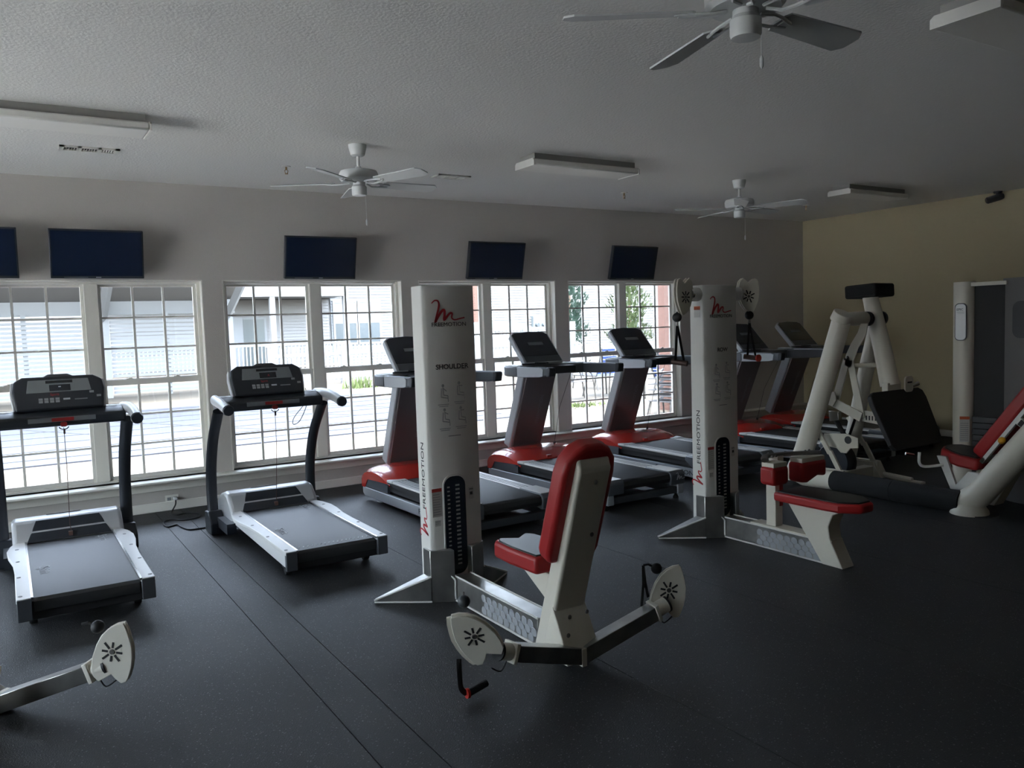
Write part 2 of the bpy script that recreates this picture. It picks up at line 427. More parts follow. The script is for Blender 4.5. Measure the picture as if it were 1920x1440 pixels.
def make_light(x0, x1, y0, y1, label):
    r = thing('ceiling_light', label, 'ceiling light', ((x0 + x1) / 2, (y0 + y1) / 2, H), 0, 'long unlit ceiling light fixtures')
    w, d = (x1 - x0) / 2, (y1 - y0) / 2
    MB().box(-w + 0.03, w - 0.03, -d + 0.03, d - 0.03, -0.055, 0).build('housing', 'fixture_side', r)
    MB().box(-w + 0.012, w - 0.012, -d, d, -0.1, -0.05).build('lens', 'lens_white', r, bevel=0.012)
    for s in (-1, 1):
        MB().prism([(-d, -0.102), (d, -0.102), (d, -0.06), (d - 0.02, -0.045), (-d + 0.02, -0.045), (-d, -0.06)], 'yz', s * (w - 0.006) - 0.006, s * (w - 0.006) + 0.006).build('end_cap', 'lens_white', r)
make_light(-0.25, 0.87, 5.50, 5.77, 'long unlit light fixture on the ceiling above the twin silver-hooded treadmills')
make_light(3.69, 4.80, 5.47, 5.75, 'long unlit light fixture on the ceiling between two white ceiling fans')
make_light(7.69, 8.74, 5.44, 5.72, 'long unlit light fixture on the ceiling near the tan wall')
make_light(3.66, 4.80, 1.87, 2.18, 'long unlit light fixture in shade beside the dim-bladed ceiling fan')

def make_vent(x0, x1, y0, y1, label):
    r = thing('ceiling_vent', label, 'air vent', ((x0 + x1) / 2, (y0 + y1) / 2, H), 0, 'white ceiling air vents')
    w, d = (x1 - x0) / 2, (y1 - y0) / 2
    f = MB().box(-w, w, -d, -d + 0.022, -0.012, 0).box(-w, w, d - 0.022, d, -0.012, 0).box(-w, -w + 0.03, -d, d, -0.012, 0).box(w - 0.03, w, -d, d, -0.012, 0)
    for t in (-0.33, 0.33): f.box(w * t - 0.012, w * t + 0.012, -d, d, -0.012, 0)
    f.build('vent_frame', 'trim_white', r)
    MB().box(-w + 0.01, w - 0.01, -d + 0.01, d - 0.01, -0.003, 0).build('duct', 'black_rubber', r)
    for q in range(3):
        c0 = -w * 0.66 + w * 0.66 * q
        for i in range(7):
            x = c0 - w * 0.26 + w * 0.52 * i / 6
            M = Matrix.Translation((x, 0, -0.006)) @ Matrix.Rotation(rad((35, 0, -35)[q]), 4, 'Y')
            MB().box(-0.0012, 0.0012, -d + 0.022, d - 0.022, -0.006, 0.006, M).build('slat', 'trim_white', r)
make_vent(0.43, 0.82, 6.61, 6.75, 'white slatted ceiling vent over the silver-hooded treadmill row')
make_vent(3.41, 3.74, 6.58, 6.75, 'white slatted ceiling vent behind the fan between the light fixtures')

for (x, y), lb in zip(((2.09, 6.775), (5.74, 6.80), (8.64, 6.74)), ('over the plugged-in treadmill', 'over the middle of the red treadmill row', 'near the tan wall')):
    r = thing('sprinkler_head', 'small brass fire sprinkler hanging from the ceiling ' + lb, 'sprinkler', (x, y, H), 0, 'fire sprinklers')
    MB().lathe([(0.036, -0.006), (0.038, 0.0)], n=18).build('escutcheon', 'trim_white', r)
    MB().tube([(0, 0, 0), (0, 0, -0.03)], 0.008, 8).tube([(0, 0, -0.025), (0.014, 0, -0.035), (0.010, 0, -0.055), (0, 0, -0.06)], 0.003, 6).tube([(0, 0, -0.025), (-0.014, 0, -0.035), (-0.010, 0, -0.055), (0, 0, -0.06)], 0.003, 6).build('frame_arms', 'brass', r)
    MB().lathe([(0.014, -0.064), (0.014, -0.061)], n=12).build('deflector', 'brass', r)

TVL = ['wide dark television cut off at its outer side beside the wide television', 'wide dark television mounted over the window behind the treadmill without a plugged cord',
       'dark television mounted over the window behind the plugged-in treadmill', 'dark television tilted on the wall behind the shoulder machine',
       'dark television tilted on the wall next to the tan-walled corner']
TVL[0] = 'dark television mounted on the wall beyond the treadmill with the black end bracket'
TVL[1] = 'dark television on the wall above the treadmill that stands beside the power outlet'
for cx, lb in zip((-0.206, 0.732, 2.686, 4.686, 6.666), TVL):
    r = thing('television', lb, 'television', (cx, 7.80, 2.107), 0, 'wall-mounted televisions over the windows')
    r.rotation_euler = (rad(14), 0, 0)
    MB().box(-0.357, 0.357, -0.02, 0.025, 0, 0.41).build('casing', 'dark_plastic', r, bevel=0.004)
    MB().box(-0.345, 0.345, -0.0215, -0.019, 0.022, 0.398).build('screen', 'screen_tv', r)
    MB().box(-0.02, 0.02, -0.0215, -0.02, 0.008, 0.013).build('maker_badge', 'print_white', r)
    MB().box(-0.26, -0.08, -0.0212, -0.02, 0.009, 0.0115).build('port_print', 'print_pale', r)
    MB().box(-0.09, 0.09, 0.025, 0.04, 0.12, 0.30).box(-0.03, 0.03, 0.04, 0.158, 0.17, 0.24).build('wall_mount', 'dark_plastic', r)

r = thing('security_camera', 'small black security camera fixed high on the tan wall', 'security camera', (10.0, 5.12, 2.965))
MB().lathe([(0.045, -0.02), (0.05, 0.0)], n=18).build('mount_plate', 'dark_plastic', r)
MB().tube([(0, 0, -0.015), (-0.02, 0.01, -0.05)], 0.012, 8).build('swivel_arm', 'dark_plastic', r)
MB().tube([(0.05, -0.04, -0.055), (0.03, -0.02, -0.06), (-0.09, 0.07, -0.10), (-0.10, 0.08, -0.103)], [0.03, 0.04, 0.04, 0.03], 14).build('camera_body', 'dark_plastic', r)

r = thing('power_outlet', 'white double power outlet low on the grey wall', 'outlet', (1.22, WY, 0.105))
MB().box(-0.058, 0.058, -0.006, 0, -0.036, 0.036).build('cover_plate', 'trim_white', r, bevel=0.003)
for sx in (-0.024, 0.024): MB().box(sx - 0.017, sx + 0.017, -0.009, -0.006, -0.014, 0.014).build('receptacle', 'print_grey', r, bevel=0.002)
r = thing('power_cable', 'black power cord looped on the floor between outlet and treadmill', 'cord', (1.245, WY - 0.02, 0.105))
MB().box(-0.016, 0.016, -0.03, 0.008, -0.014, 0.014).build('plug', 'light_plastic', r, bevel=0.004)
CP = [(1.245, 7.87, 0.10), (1.235, 7.83, 0.06)] + [(x, y, 0.007) for x, y in ((1.184, 7.738), (1.208, 7.62), (1.294, 7.646), (1.384, 7.544), (1.345, 7.394), (1.223, 7.371), (1.151, 7.456), (1.083, 7.438), (1.052, 7.319), (1.065, 7.192), (1.141, 7.222), (1.156, 7.116), (1.193, 6.973), (1.262, 6.953), (1.315, 6.95))]
MB().tube([Vector(p) - Vector((1.245, WY - 0.02, 0.105)) for p in smooth_path(CP, 5)], 0.0065, 8).build('cable', 'black_rubber', r)

# ------------------------------------------------------------------ silver-hooded treadmills
def make_silver_treadmill(cx, label, loop=False, lit=False):
    r = thing('treadmill', label, 'treadmill', (cx, 6.05, 0), 0, 'silver-hooded treadmills by the window')
    MB().box(-0.30, 0.30, -0.995, 0.40, 0.075, 0.182).build('deck_frame', 'black_rubber', r, bevel=0.006)
    bl = MB(); prof = [(-1.012, 0.125), (-1.02, 0.15), (-1.012, 0.182), (-0.99, 0.197), (0.43, 0.199), (0.43, 0.185), (-0.97, 0.18), (-0.97, 0.12)]
    bl.prism(prof, 'yz', -0.263, 0.263); bb = bl.build('belt', 'belt', r)
    text('belt_lettering', 'Spirit', 0.085, 'print_pale', bb, (0.19, 0.24, 0.2), (0, 0, -pi / 2), extrude=0.0004)
    text('belt_lettering', 'Spirit', 0.085, 'print_pale', bb, (-0.19, -0.42, 0.2), (0, 0, -pi / 2), extrude=0.0004)
    if loop:
        dots = MB()
        for i in range(17):
            for q in (0, 1): dots.box(-0.235 + i * 0.029 + q * 0.01, -0.225 + i * 0.029 + q * 0.01, -0.935 + q * 0.02, -0.925 + q * 0.02, 0.197, 0.1985)
        dots.build('belt_dots', 'print_white', bb)
    for s in (-1, 1):
        out = [(0.43, 0.325), (0.32, 0.362), (0.18, 0.382), (0.02, 0.376), (-0.18, 0.352), (-0.4, 0.345), (-1.03, 0.345)]
        pts = [(s * x, y) for y, x in out] + [(s * 0.27, -1.03), (s * 0.27, 0.43)]
        if s < 0: pts = pts[::-1]
        rl = MB().prism(pts, 'xy', 0.186, 0.21).build('side_rail', 'light_plastic', r, bevel=0.004)
        MB().box(s * 0.27 - 0.006, s * 0.27 + 0.006, -1.03, 0.42, 0.199, 0.213).build('rail_lip', 'chrome', rl)
        for yy in (-0.97, -0.55, -0.15, 0.2): MB().lathe([(0.011, 0.0), (0.011, 0.003)], (s * 0.325, yy, 0.2095), 12).build('rail_bolt', 'print_grey', rl)
        MB().prism([(-1.03, 0.105), (0.35, 0.13), (0.40, 0.186), (-1.03, 0.186)], 'yz', s * 0.335 - 0.006, s * 0.335 + 0.006).build('side_skirt', 'light_plastic', r)
        MB().box(min(s * 0.272, s * 0.343), max(s * 0.272, s * 0.343), -1.036, -1.0, 0.085, 0.206).build('rear_cap', 'charcoal', r, bevel=0.004)
        MB().lathe([(0.03, -0.02), (0.034, -0.012), (0.034, 0.012), (0.03, 0.02)], n=16, M=Matrix.Translation((s * 0.27, -0.80, 0.034)) @ Matrix.Rotation(pi / 2, 4, 'Y')).box(s * 0.27 - 0.03, s * 0.27 + 0.03, -0.82, -0.76, 0.05, 0.09).build('wheel', 'black_rubber', r)
        # upright with its floor bracket
        MB().prism([(0.60, 0.0), (0.83, 0.0), (0.83, 0.165), (0.70, 0.18), (0.60, 0.10)], 'yz', s * 0.405 - 0.055, s * 0.405 + 0.055).build('post_bracket', 'dark_plastic', r, bevel=0.01)
        MB().box(s * 0.37 - 0.035, s * 0.37 + 0.035, 0.30, 0.62, 0.06, 0.14).build('bracket_arm', 'dark_plastic', r)
        path = smooth_path([(s * 0.408, 0.745, 0.10), (s * 0.408, 0.765, 0.28), (s * 0.408, 0.73, 0.52), (s * 0.408, 0.60, 0.76), (s * 0.408, 0.42, 0.94), (s * 0.408, 0.34, 1.01)], 4)
        up = MB().tube(path, 0.042, 14, flat=0.62).build('upright', 'dark_plastic', r)
        MB().tube([p + Vector((0, 0.036, 0.012)) for p in path], 0.008, 8).build('upright_trim', 'silver_plastic', up)
        hp = smooth_path([(s * 0.40, 0.48, 1.085), (s * 0.425, 0.34, 1.09), (s * 0.428, 0.12, 1.075), (s * 0.425, -0.06, 1.045)], 4)
        hd = MB().tube(hp, 0.04, 16, flat=0.85).build('handrail', 'silver_plastic', r)
        MB().tube([(s * 0.425, -0.055, 1.046), (s * 0.4245, -0.075, 1.042)], [0.041, 0.036], 16).build('end_cap', 'dark_plastic', hd)
    # motor hood
    prof = [(0.38, 0.08), (0.90, 0.08), (0.93, 0.14), (0.87, 0.235), (0.76, 0.305), (0.63, 0.338), (0.52, 0.335), (0.435, 0.262), (0.385, 0.2)]
    hd = MB().prism(prof, 'yz', -0.348, 0.348).build('motor_hood', 'silver_plastic', r, bevel=0.03, seg=3)
    pn = MB().add([(-0.20, 0.507, 0.330), (0.20, 0.507, 0.330), (0.262, 0.376, 0.205), (-0.262, 0.376, 0.205), (-0.20, 0.515, 0.315), (0.20, 0.515, 0.315), (0.262, 0.40, 0.2), (-0.262, 0.40, 0.2)],
                  ((0, 1, 2, 3), (7, 6, 5, 4), (0, 4, 5, 1), (1, 5, 6, 2), (2, 6, 7, 3), (3, 7, 4, 0))).build('hood_insert', 'dark_plastic', hd, bevel=0.004)
    M = Matrix.Translation((-0.02, 0.635, 0.339)) @ Matrix.Rotation(rad(-8), 4, 'X')
    MB().prism(rrect(0.22, 0.028, 0.013), 'xy', -0.002, 0.002, M).build('nameplate', 'print_dark', hd)
    text('nameplate_lettering', 'SPIRIT', 0.026, 'print_white', hd, (-0.02, 0.635, 0.342), (rad(-8), 0, 0), sx=1.8)
    # crossbar with cup holders, console
    cb = MB()
    prof = [(0.30, 1.0), (0.52, 0.985), (0.58, 1.02), (0.56, 1.10), (0.40, 1.105), (0.30, 1.07)]
    cb.prism(prof, 'yz', -0.40, 0.40); cbo = cb.build('crossbar', 'dark_plastic', r, bevel=0.015)
    for s in (-1, 1):
        MB().lathe([(0.06, 0.0), (0.066, 0.002), (0.066, 0.008), (0.058, 0.010), (0.05, 0.006)], (s * 0.335, 0.47, 1.10), 24).build('cup_holder', 'silver_plastic', cbo)
    M = Matrix.Translation((0, 0.455, 1.215)) @ Matrix.Rotation(rad(-26), 4, 'X')
    pts = [(-0.27, -0.13), (0.27, -0.13), (0.285, 0.02), (0.275, 0.09), (0.22, 0.125), (-0.22, 0.125), (-0.275, 0.09), (-0.285, 0.02)]
    cs = MB().prism(pts, 'xz', -0.03, 0.05, M).build('console', 'dark_plastic', r, bevel=0.016, seg=3)
    for s in (-1, 1): MB().prism([(s * 0.283, -0.12), (s * 0.297, 0.02), (s * 0.287, 0.095), (s * 0.272, 0.095), (s * 0.27, -0.12)][::s], 'xz', -0.005, 0.052, M).build('console_edge', 'silver_plastic', cs, bevel=0.004)
    hump = MB().prism([(-0.115, 0.115), (0.115, 0.115), (0.06, 0.145), (-0.06, 0.145)], 'xz', -0.02, 0.04, M).build('console_hump', 'charcoal', cs, bevel=0.01)
    MB().prism([(-0.2, 0.0), (0.2, 0.0), (0.185, 0.095), (-0.185, 0.095)], 'xz', -0.033, -0.029, M).build('display_panel', 'panel_grey', cs, bevel=0.002)
    MB().box(-0.08, 0.085, -0.0345, -0.032, 0.066, 0.086, M).build('display_strip', 'screen_black', cs)
    MB().box(-0.06, 0.07, -0.0345, -0.032, 0.008, 0.054, M).build('display_screen', 'screen_black', cs)
    if lit:
        text('display_mark', 'A', 0.026, 'print_red', cs, M @ Vector((0.01, -0.0352, 0.028)), (pi / 2 - rad(26), 0, 0))
    else:
        MB().box(-0.004, 0.012, -0.0355, -0.034, 0.034, 0.042, M).build('display_mark', 'print_white', cs)
    for i in range(4):
        k = MB()
        for q in (0, 1): k.box(-0.13 + i * 0.034, -0.105 + i * 0.034, -0.033, -0.029, -0.078 + q * 0.019, -0.062 + q * 0.019, M)
        k.build('key_pad', 'print_pale', cs)
    MB().box(0.02, 0.062, -0.033, -0.029, -0.062, -0.05, M).build('key_pad', 'print_white', cs)
    MB().box(0.09, 0.17, -0.033, -0.029, -0.066, -0.058, M).build('key_pad', 'print_grey', cs)
    for x, z in ((0.20, -0.012), (0.243, -0.045)): MB().box(x - 0.014, x + 0.014, -0.033, -0.029, z - 0.008, z + 0.008, M).build('key_pad', 'print_pale', cs)
    text('console_lettering', 'Spirit', 0.026, 'print_red', cs, M @ Vector((-0.03, -0.0305, -0.018)), (pi / 2 - rad(26), 0, 0))
    MB().box(-0.205, 0.205, 0.296, 0.303, 1.03, 1.062).build('pulse_bar', 'panel_grey', cbo, bevel=0.002)
    MB().box(-0.065, 0.07, 0.294, 0.299, 1.034, 1.058).build('pulse_bar_badge', 'red_dark', cbo)
    k = MB().prism(rrect(0.042, 0.032, 0.012), 'xz', 0.275, 0.302, Matrix.Translation((0.005, 0, 1.012))).build('safety_key', 'red_dark', r)
    MB().tube([(0.005 + 0.028 * cos(a), 0.285, 0.995 + 0.018 * sin(a)) for a in [pi + pi * i / 8 for i in range(9)]], 0.0035, 6).build('key_ring', 'black_rubber', k)
    MB().tube([(0.004, 0.288, 0.99), (0.006, 0.30, 0.7), (0.002, 0.37, 0.30), (0.01, 0.40, 0.245)], 0.0022, 6).box(0.0, 0.012, 0.282, 0.292, 0.945, 0.98).box(-0.008, 0.018, 0.385, 0.41, 0.215, 0.245).build('safety_cord', 'brown_grip', k)
    if loop:
        MB().tube(smooth_path([(0.31, 0.56, 1.14), (0.42, 0.83, 1.08), (0.44, 0.85, 0.97), (0.37, 0.84, 0.83), (0.31, 0.84, 0.80), (0.32, 0.84, 0.86), (0.42, 0.80, 1.0), (0.36, 0.62, 1.12)], 5), 0.0035, 6).build('hanging_cable', 'light_plastic', r)
    return r
make_silver_treadmill(0.313, 'dark treadmill with silver motor hood and blank display, farther from the shoulder machine')
make_silver_treadmill(1.762, 'dark treadmill with silver hood and red lit display, plugged in beside the shoulder machine', True, True)

# ------------------------------------------------------------------ red-hooded treadmills
def logo_m(parent, name, M, sc, m='print_red', m2=None):
    p = [(-0.5, 0.36), (-0.40, 0.44), (-0.29, 0.42), (-0.27, 0.28), (-0.35, 0.0), (-0.40, -0.18), (-0.33, -0.05), (-0.18, 0.14), (-0.10, 0.16), (-0.10, 0.02), (-0.12, -0.12), (-0.02, -0.02), (0.08, 0.07), (0.15, 0.06), (0.13, -0.06), (0.22, -0.12), (0.38, -0.09), (0.55, -0.06)]
    q = [tuple(v.xy) for v in smooth_path([(x, y, 0) for x, y in p], 3)]
    q = [(x * sc, z * sc) for x, z in q]; n = len(q)
    return ribbon(q, [sc * (0.02 + 0.055 * sin(pi * min(1, (i + 1) / n * 1.15) * 0.92) ** 0.8) for i in range(n)], M).build(name, m, parent, smooth=0)

def make_red_treadmill(cx, cy, rz, label, rail_text=True):
    r = thing('treadmill', label, 'treadmill', (cx, cy, 0), rz, 'red-hooded treadmills along the windows')
    # base rails
    for s in (-1, 1):
        x0, x1 = (s * 0.36, s * 0.43) if s > 0 else (s * 0.43, s * 0.36)
        b = MB().prism([(-0.94, 0.05), (0.98, 0.035), (1.03, 0.06), (1.03, 0.115), (0.98, 0.125), (-0.94, 0.145)], 'yz', x0, x1).build('base_rail', 'silver_paint', r, bevel=0.008)
        MB().box(x0 + 0.002, x1 - 0.002, -0.9, 0.97, 0.121, 0.142, Matrix.Rotation(rad(-0.55), 4, 'X')).build('rail_groove', 'chrome', b)
        text('rail_lettering', 'FREEMOTION', 0.062, 'print_dark', b, (s * 0.4312, -0.45, 0.09), (pi / 2, 0, s * pi / 2), sx=1.5)
        MB().lathe([(0.012, 0.03), (0.012, 0.055)], (s * 0.40, -0.87, 0), 10).lathe([(0.026, 0.0), (0.026, 0.012), (0.014, 0.03)], (s * 0.40, -0.87, 0), 14).build('levelling_foot', 'black_rubber', r)
        # deck side: black edge, silver foot rail, end cap
        MB().box(min(s * 0.27, s * 0.425), max(s * 0.27, s * 0.425), -0.90, 0.50, 0.205, 0.236).build('deck_edge', 'black_rubber', r)
        fr = MB().box(min(s * 0.275, s * 0.42), max(s * 0.275, s * 0.42), -0.62, 0.36, 0.236, 0.252).build('foot_rail', 'light_plastic', r, bevel=0.003)
        for i in range(3): MB().box(s * (0.305 + 0.032 * i) - 0.004, s * (0.305 + 0.032 * i) + 0.004, -0.6, 0.34, 0.2515, 0.2545).build('grip_rib', 'print_grey', fr)
        MB().box(min(s * 0.27, s * 0.425), max(s * 0.27, s * 0.425), 0.36, 0.47, 0.236, 0.257).build('rail_cover', 'light_plastic', r, bevel=0.003)
        ec = MB().prism([(-0.955, 0.135), (-0.70, 0.15), (-0.60, 0.215), (-0.62, 0.258), (-0.93, 0.26), (-0.962, 0.235)], 'yz', min(s * 0.262, s * 0.432), max(s * 0.262, s * 0.432)).build('rear_cap', 'slate_plastic', r, bevel=0.012)
        MB().box(min(s * 0.27, s * 0.42), max(s * 0.27, s * 0.42), -0.93, -0.64, 0.258, 0.263).build('cap_plate', 'light_plastic', ec, bevel=0.002)
        MB().prism([(0.46, 0.13), (1.0, 0.12), (0.99, 0.205), (0.86, 0.245), (0.46, 0.235)], 'yz', min(s * 0.40, s * 0.425), max(s * 0.40, s * 0.425)).build('side_panel', 'slate_plastic', r)
    if rail_text: logo_m(r, 'rear_logo', Matrix.Translation((0.37, -0.965, 0.20)), 0.10, 'print_white')
    MB().box(-0.40, 0.40, -0.72, 0.95, 0.15, 0.205).build('deck', 'black_rubber', r)
    MB().prism([(-0.945, 0.17), (-0.955, 0.20), (-0.945, 0.235), (-0.92, 0.25), (0.55, 0.25), (0.55, 0.236), (-0.9, 0.236), (-0.9, 0.17)], 'yz', -0.262, 0.262).build('belt', 'belt', r)
    MB().box(-0.37, 0.37, -0.93, -0.87, 0.055, 0.115).box(-0.30, 0.30, -0.5, -0.42, 0.06, 0.12).build('rear_crossbar', 'charcoal', r, bevel=0.004)
    # red hood: crowned shell
    X = [-0.43, -0.40, -0.33, -0.22, -0.1, 0, 0.1, 0.22, 0.33, 0.40, 0.43]
    Y = [0.40, 0.45, 0.52, 0.60, 0.70, 0.80, 0.90, 0.97, 1.02, 1.045]
    def top(x, y):
        c = [(0.40, 0.262), (0.45, 0.285), (0.52, 0.312), (0.60, 0.333), (0.70, 0.345), (0.80, 0.345), (0.90, 0.335), (0.97, 0.315), (1.02, 0.285), (1.045, 0.25)]
        for (a, za), (b, zb) in zip(c[:-1], c[1:]):
            if a <= y <= b: z = za + (zb - za) * (y - a) / (b - a); break
        e = abs(x) / 0.43
        return z - 0.030 * e ** 2 - 0.045 * max(0, e - 0.9) / 0.1 * 0.7
    def low(x, y):
        e = abs(x) / 0.43
        if y > 0.93: return 0.118
        return 0.205 + 0.03 * min(1, (0.93 - y) / 0.3) if e < 0.97 else 0.20 + 0.02 * min(1, (0.93 - y) / 0.4)
    yy = lambda x, y: y + (0.06 * (1 - (x / 0.43) ** 2) if y < 0.5 else 0)
    hd = MB(); hd.grid(X, Y, top, low); ho = hd.build('motor_hood', 'red_plastic', r, bevel=0.0, smooth=40)
    MB().box(-0.11, -0.05, 0.405, 0.43, 0.262, 0.29).build('hood_tab', 'red_plastic', ho, bevel=0.004)
    # leaning column
    c0, c1 = Vector((0, 0.98, 0.30)), Vector((0, 0.64, 1.09))
    t = (c1 - c0).normalized(); nrm = Vector((0, -t.z, t.y)); L_ = (c1 - c0).length
    M = Matrix(((1, 0, 0, c0.x), (0, t.y, -nrm.y, c0.y), (0, t.z, -nrm.z, c0.z), (0, 0, 0, 1)))
    cl = MB().box(-0.20, 0.20, 0, L_, 0.0, 0.115, M).build('column', 'silver_paint', r, bevel=0.012)
    MB().box(-0.172, 0.185, 0.0, L_ - 0.01, -0.012, 0.006, M).build('column_panel', 'column_panel', cl, bevel=0.006)
    cu = text('column_lettering', 'FREEMOTION', 0.055, 'print_grey', cl, M @ Vector((0.075, L_ * 0.52, -0.0125)), (0, 0, 0))
    R3 = Matrix(((t.x, -1 if False else 0, 0), (0, 0, 0), (0, 0, 0)))
    ex = Vector((0, t.y, t.z)); ez = Vector((0, nrm.y, nrm.z)); ey = ez.cross(ex)
    cu.rotation_euler = Matrix(((ex.x, ey.x, ez.x), (ex.y, ey.y, ez.y), (ex.z, ey.z, ez.z))).to_euler()
    # tray and handles
    tp = [(-0.44, 0.60), (-0.40, 0.70), (-0.22, 0.78), (0.22, 0.78), (0.40, 0.70), (0.44, 0.60), (0.44, 0.40), (0.30, 0.42), (0.18, 0.50), (-0.18, 0.50), (-0.30, 0.42), (-0.44, 0.40)]
    ty = MB().prism([(x, y) for x, y in tp][::-1], 'xy', 1.085, 1.185).build('tray', 'slate_plastic', r, bevel=0.014)
    MB().prism([(-0.425, 0.58), (-0.39, 0.685), (-0.21, 0.765), (-0.16, 0.60), (-0.28, 0.50), (-0.42, 0.45)][::-1], 'xy', 1.184, 1.190).prism([(0.425, 0.58), (0.39, 0.685), (0.21, 0.765), (0.16, 0.60), (0.28, 0.50), (0.42, 0.45)], 'xy', 1.184, 1.190).build('tray_top', 'light_plastic', ty)
    for s in (-1, 1):
        MB().prism(rrect(0.085, 0.09, 0.012, 3, s * 0.345, 0.60), 'xy', 1.189, 1.192).build('tray_well', 'dark_plastic', ty)
        prof = [(0.60, 1.085), (0.60, 1.185), (0.30, 1.188), (0.05, 1.190), (-0.13, 1.188), (-0.145, 1.165), (-0.13, 1.112), (0.05, 1.095), (0.30, 1.085)]
        hn = MB().prism(prof[::-1], 'yz', min(s * 0.372, s * 0.43), max(s * 0.372, s * 0.43)).build('handle', 'slate_plastic', r, bevel=0.012)
        hp = [(0.58, 1.09), (0.58, 1.18), (0.0, 1.184), (-0.04, 1.17), (-0.03, 1.11), (0.02, 1.10), (0.3, 1.09)]
        MB().prism(hp[::-1], 'yz', s * 0.432 - 0.004, s * 0.432 + 0.004).build('handle_skin', 'silver_paint', hn)
        MB().prism([(-0.10, 1.195), (-0.148, 1.19), (-0.152, 1.165), (-0.138, 1.108), (-0.09, 1.102)], 'yz', min(s * 0.366, s * 0.436), max(s * 0.366, s * 0.436)).build('handle_end', 'dark_plastic', hn, bevel=0.008)
    bx = MB().box(-0.17, 0.20, 0.30, 0.52, 1.10, 1.175).build('control_shelf', 'dark_plastic', ty, bevel=0.01)
    # console
    a, b = Vector((0, 0.56, 1.205)), Vector((0, 0.86, 1.515))
    t = (b - a).normalized(); nrm = Vector((0, -t.z, t.y)); L_ = (b - a).length
    M = Matrix(((1, 0, 0, 0), (0, t.y, -nrm.y, a.y), (0, t.z, -nrm.z, a.z), (0, 0, 0, 1)))
    cs = MB().prism([(-0.235, 0), (0.235, 0), (0.235, L_ - 0.04), (0.19, L_ - 0.005), (0, L_ + 0.01), (-0.19, L_ - 0.005), (-0.235, L_ - 0.04)], 'xy', 0.0, 0.06, M).build('console', 'silver_paint', r, bevel=0.012, seg=3)
    MB().prism([(-0.215, 0.09), (0.215, 0.09), (0.215, L_ - 0.045), (0.17, L_ - 0.015), (0, L_ - 0.003), (-0.17, L_ - 0.015), (-0.215, L_ - 0.045)], 'xy', -0.004, 0.002, M).build('console_face', 'screen_black', cs, bevel=0.002)
    MB().box(-0.08, 0.10, 0.235, 0.275, -0.006, -0.003, M).build('display_window', 'panel_grey', cs)
    MB().box(-0.215, 0.215, 0.01, 0.085, -0.004, 0.002, M).build('console_foot', 'slate_plastic', cs)
    MB().tube(smooth_path([(-0.235, 0.60, 1.20), (-0.29, 0.52, 1.20), (-0.20, 0.46, 1.20), (-0.05, 0.47, 1.20), (-0.14, 0.52, 1.205), (0.0, 0.50, 1.20)], 5), 0.008, 8).build('ear_cable', 'dark_plastic', cs)
    MB().tube([(0.20, 0.36, 1.15), (0.205, 0.62, 0.72), (0.215, 0.74, 0.345)], 0.0022, 5).box(0.207, 0.223, 0.73, 0.75, 0.335, 0.355).build('safety_cord', 'black_rubber', r)
    return r
make_red_treadmill(3.23, 6.17, rad(0.5), 'red-hooded treadmill whose column is half hidden by the shoulder machine')
make_red_treadmill(4.62, 6.20, rad(0), 'red-hooded treadmill behind the red backrest of the shoulder machine')
make_red_treadmill(6.05, 6.40, rad(-2.0), 'red-hooded treadmill whose handles reach behind the row machine tower')
make_red_treadmill(7.60, 6.08, rad(1.0), 'red-hooded treadmill behind the hanging strap of the row machine')
make_red_treadmill(8.78, 6.30, rad(0), 'red-hooded treadmill next to the tan wall, the last of its row')

# ------------------------------------------------------------------ cable strength machines
DISC = [(0.053, 0.121), (0.066, 0.09), (0.076, 0.05), (0.083, 0.012), (0.081, -0.036), (0.074, -0.075), (0.060, -0.115), (0.050, -0.134), (0.027, -0.139), (0.005, -0.119), (-0.011, -0.097),
        (-0.03, -0.108), (-0.067, -0.127), (-0.088, -0.10), (-0.091, -0.062), (-0.085, -0.02), (-0.064, 0.034), (-0.040, 0.073), (-0.012, 0.099), (0.02, 0.115)]
def pulley(parent, M, mirror=1, th=0.017):
    pts = [(mirror * x, z) for x, z in DISC][::mirror]
    d = MB().prism(pts, 'xz', -th, -0.008, M).prism(pts, 'xz', 0.008, th, M).prism([(x * 0.72, z * 0.72) for x, z in pts], 'xz', -0.008, 0.008, M).build('pulley_housing', 'white_warm', parent, bevel=0.003)
    sl = MB()
    for k in range(8):
        a = 2 * pi * k / 8 + 0.2
        l1 = 0.05 if k % 2 else 0.042
        N = M @ Matrix.Rotation(a, 4, 'Y')
        sl.box(0.017, l1, -th - 0.0012, th + 0.0012, -0.0045, 0.0045, N)
    sl.build('housing_slot', 'black_rubber', d)
    MB().lathe([(0.010, -th - 0.004), (0.012, -th), (0.012, th), (0.010, th + 0.004)], n=14, M=M @ Matrix.Rotation(pi / 2, 4, 'X')).build('axle_bolt', 'dull_metal', d)
    return d
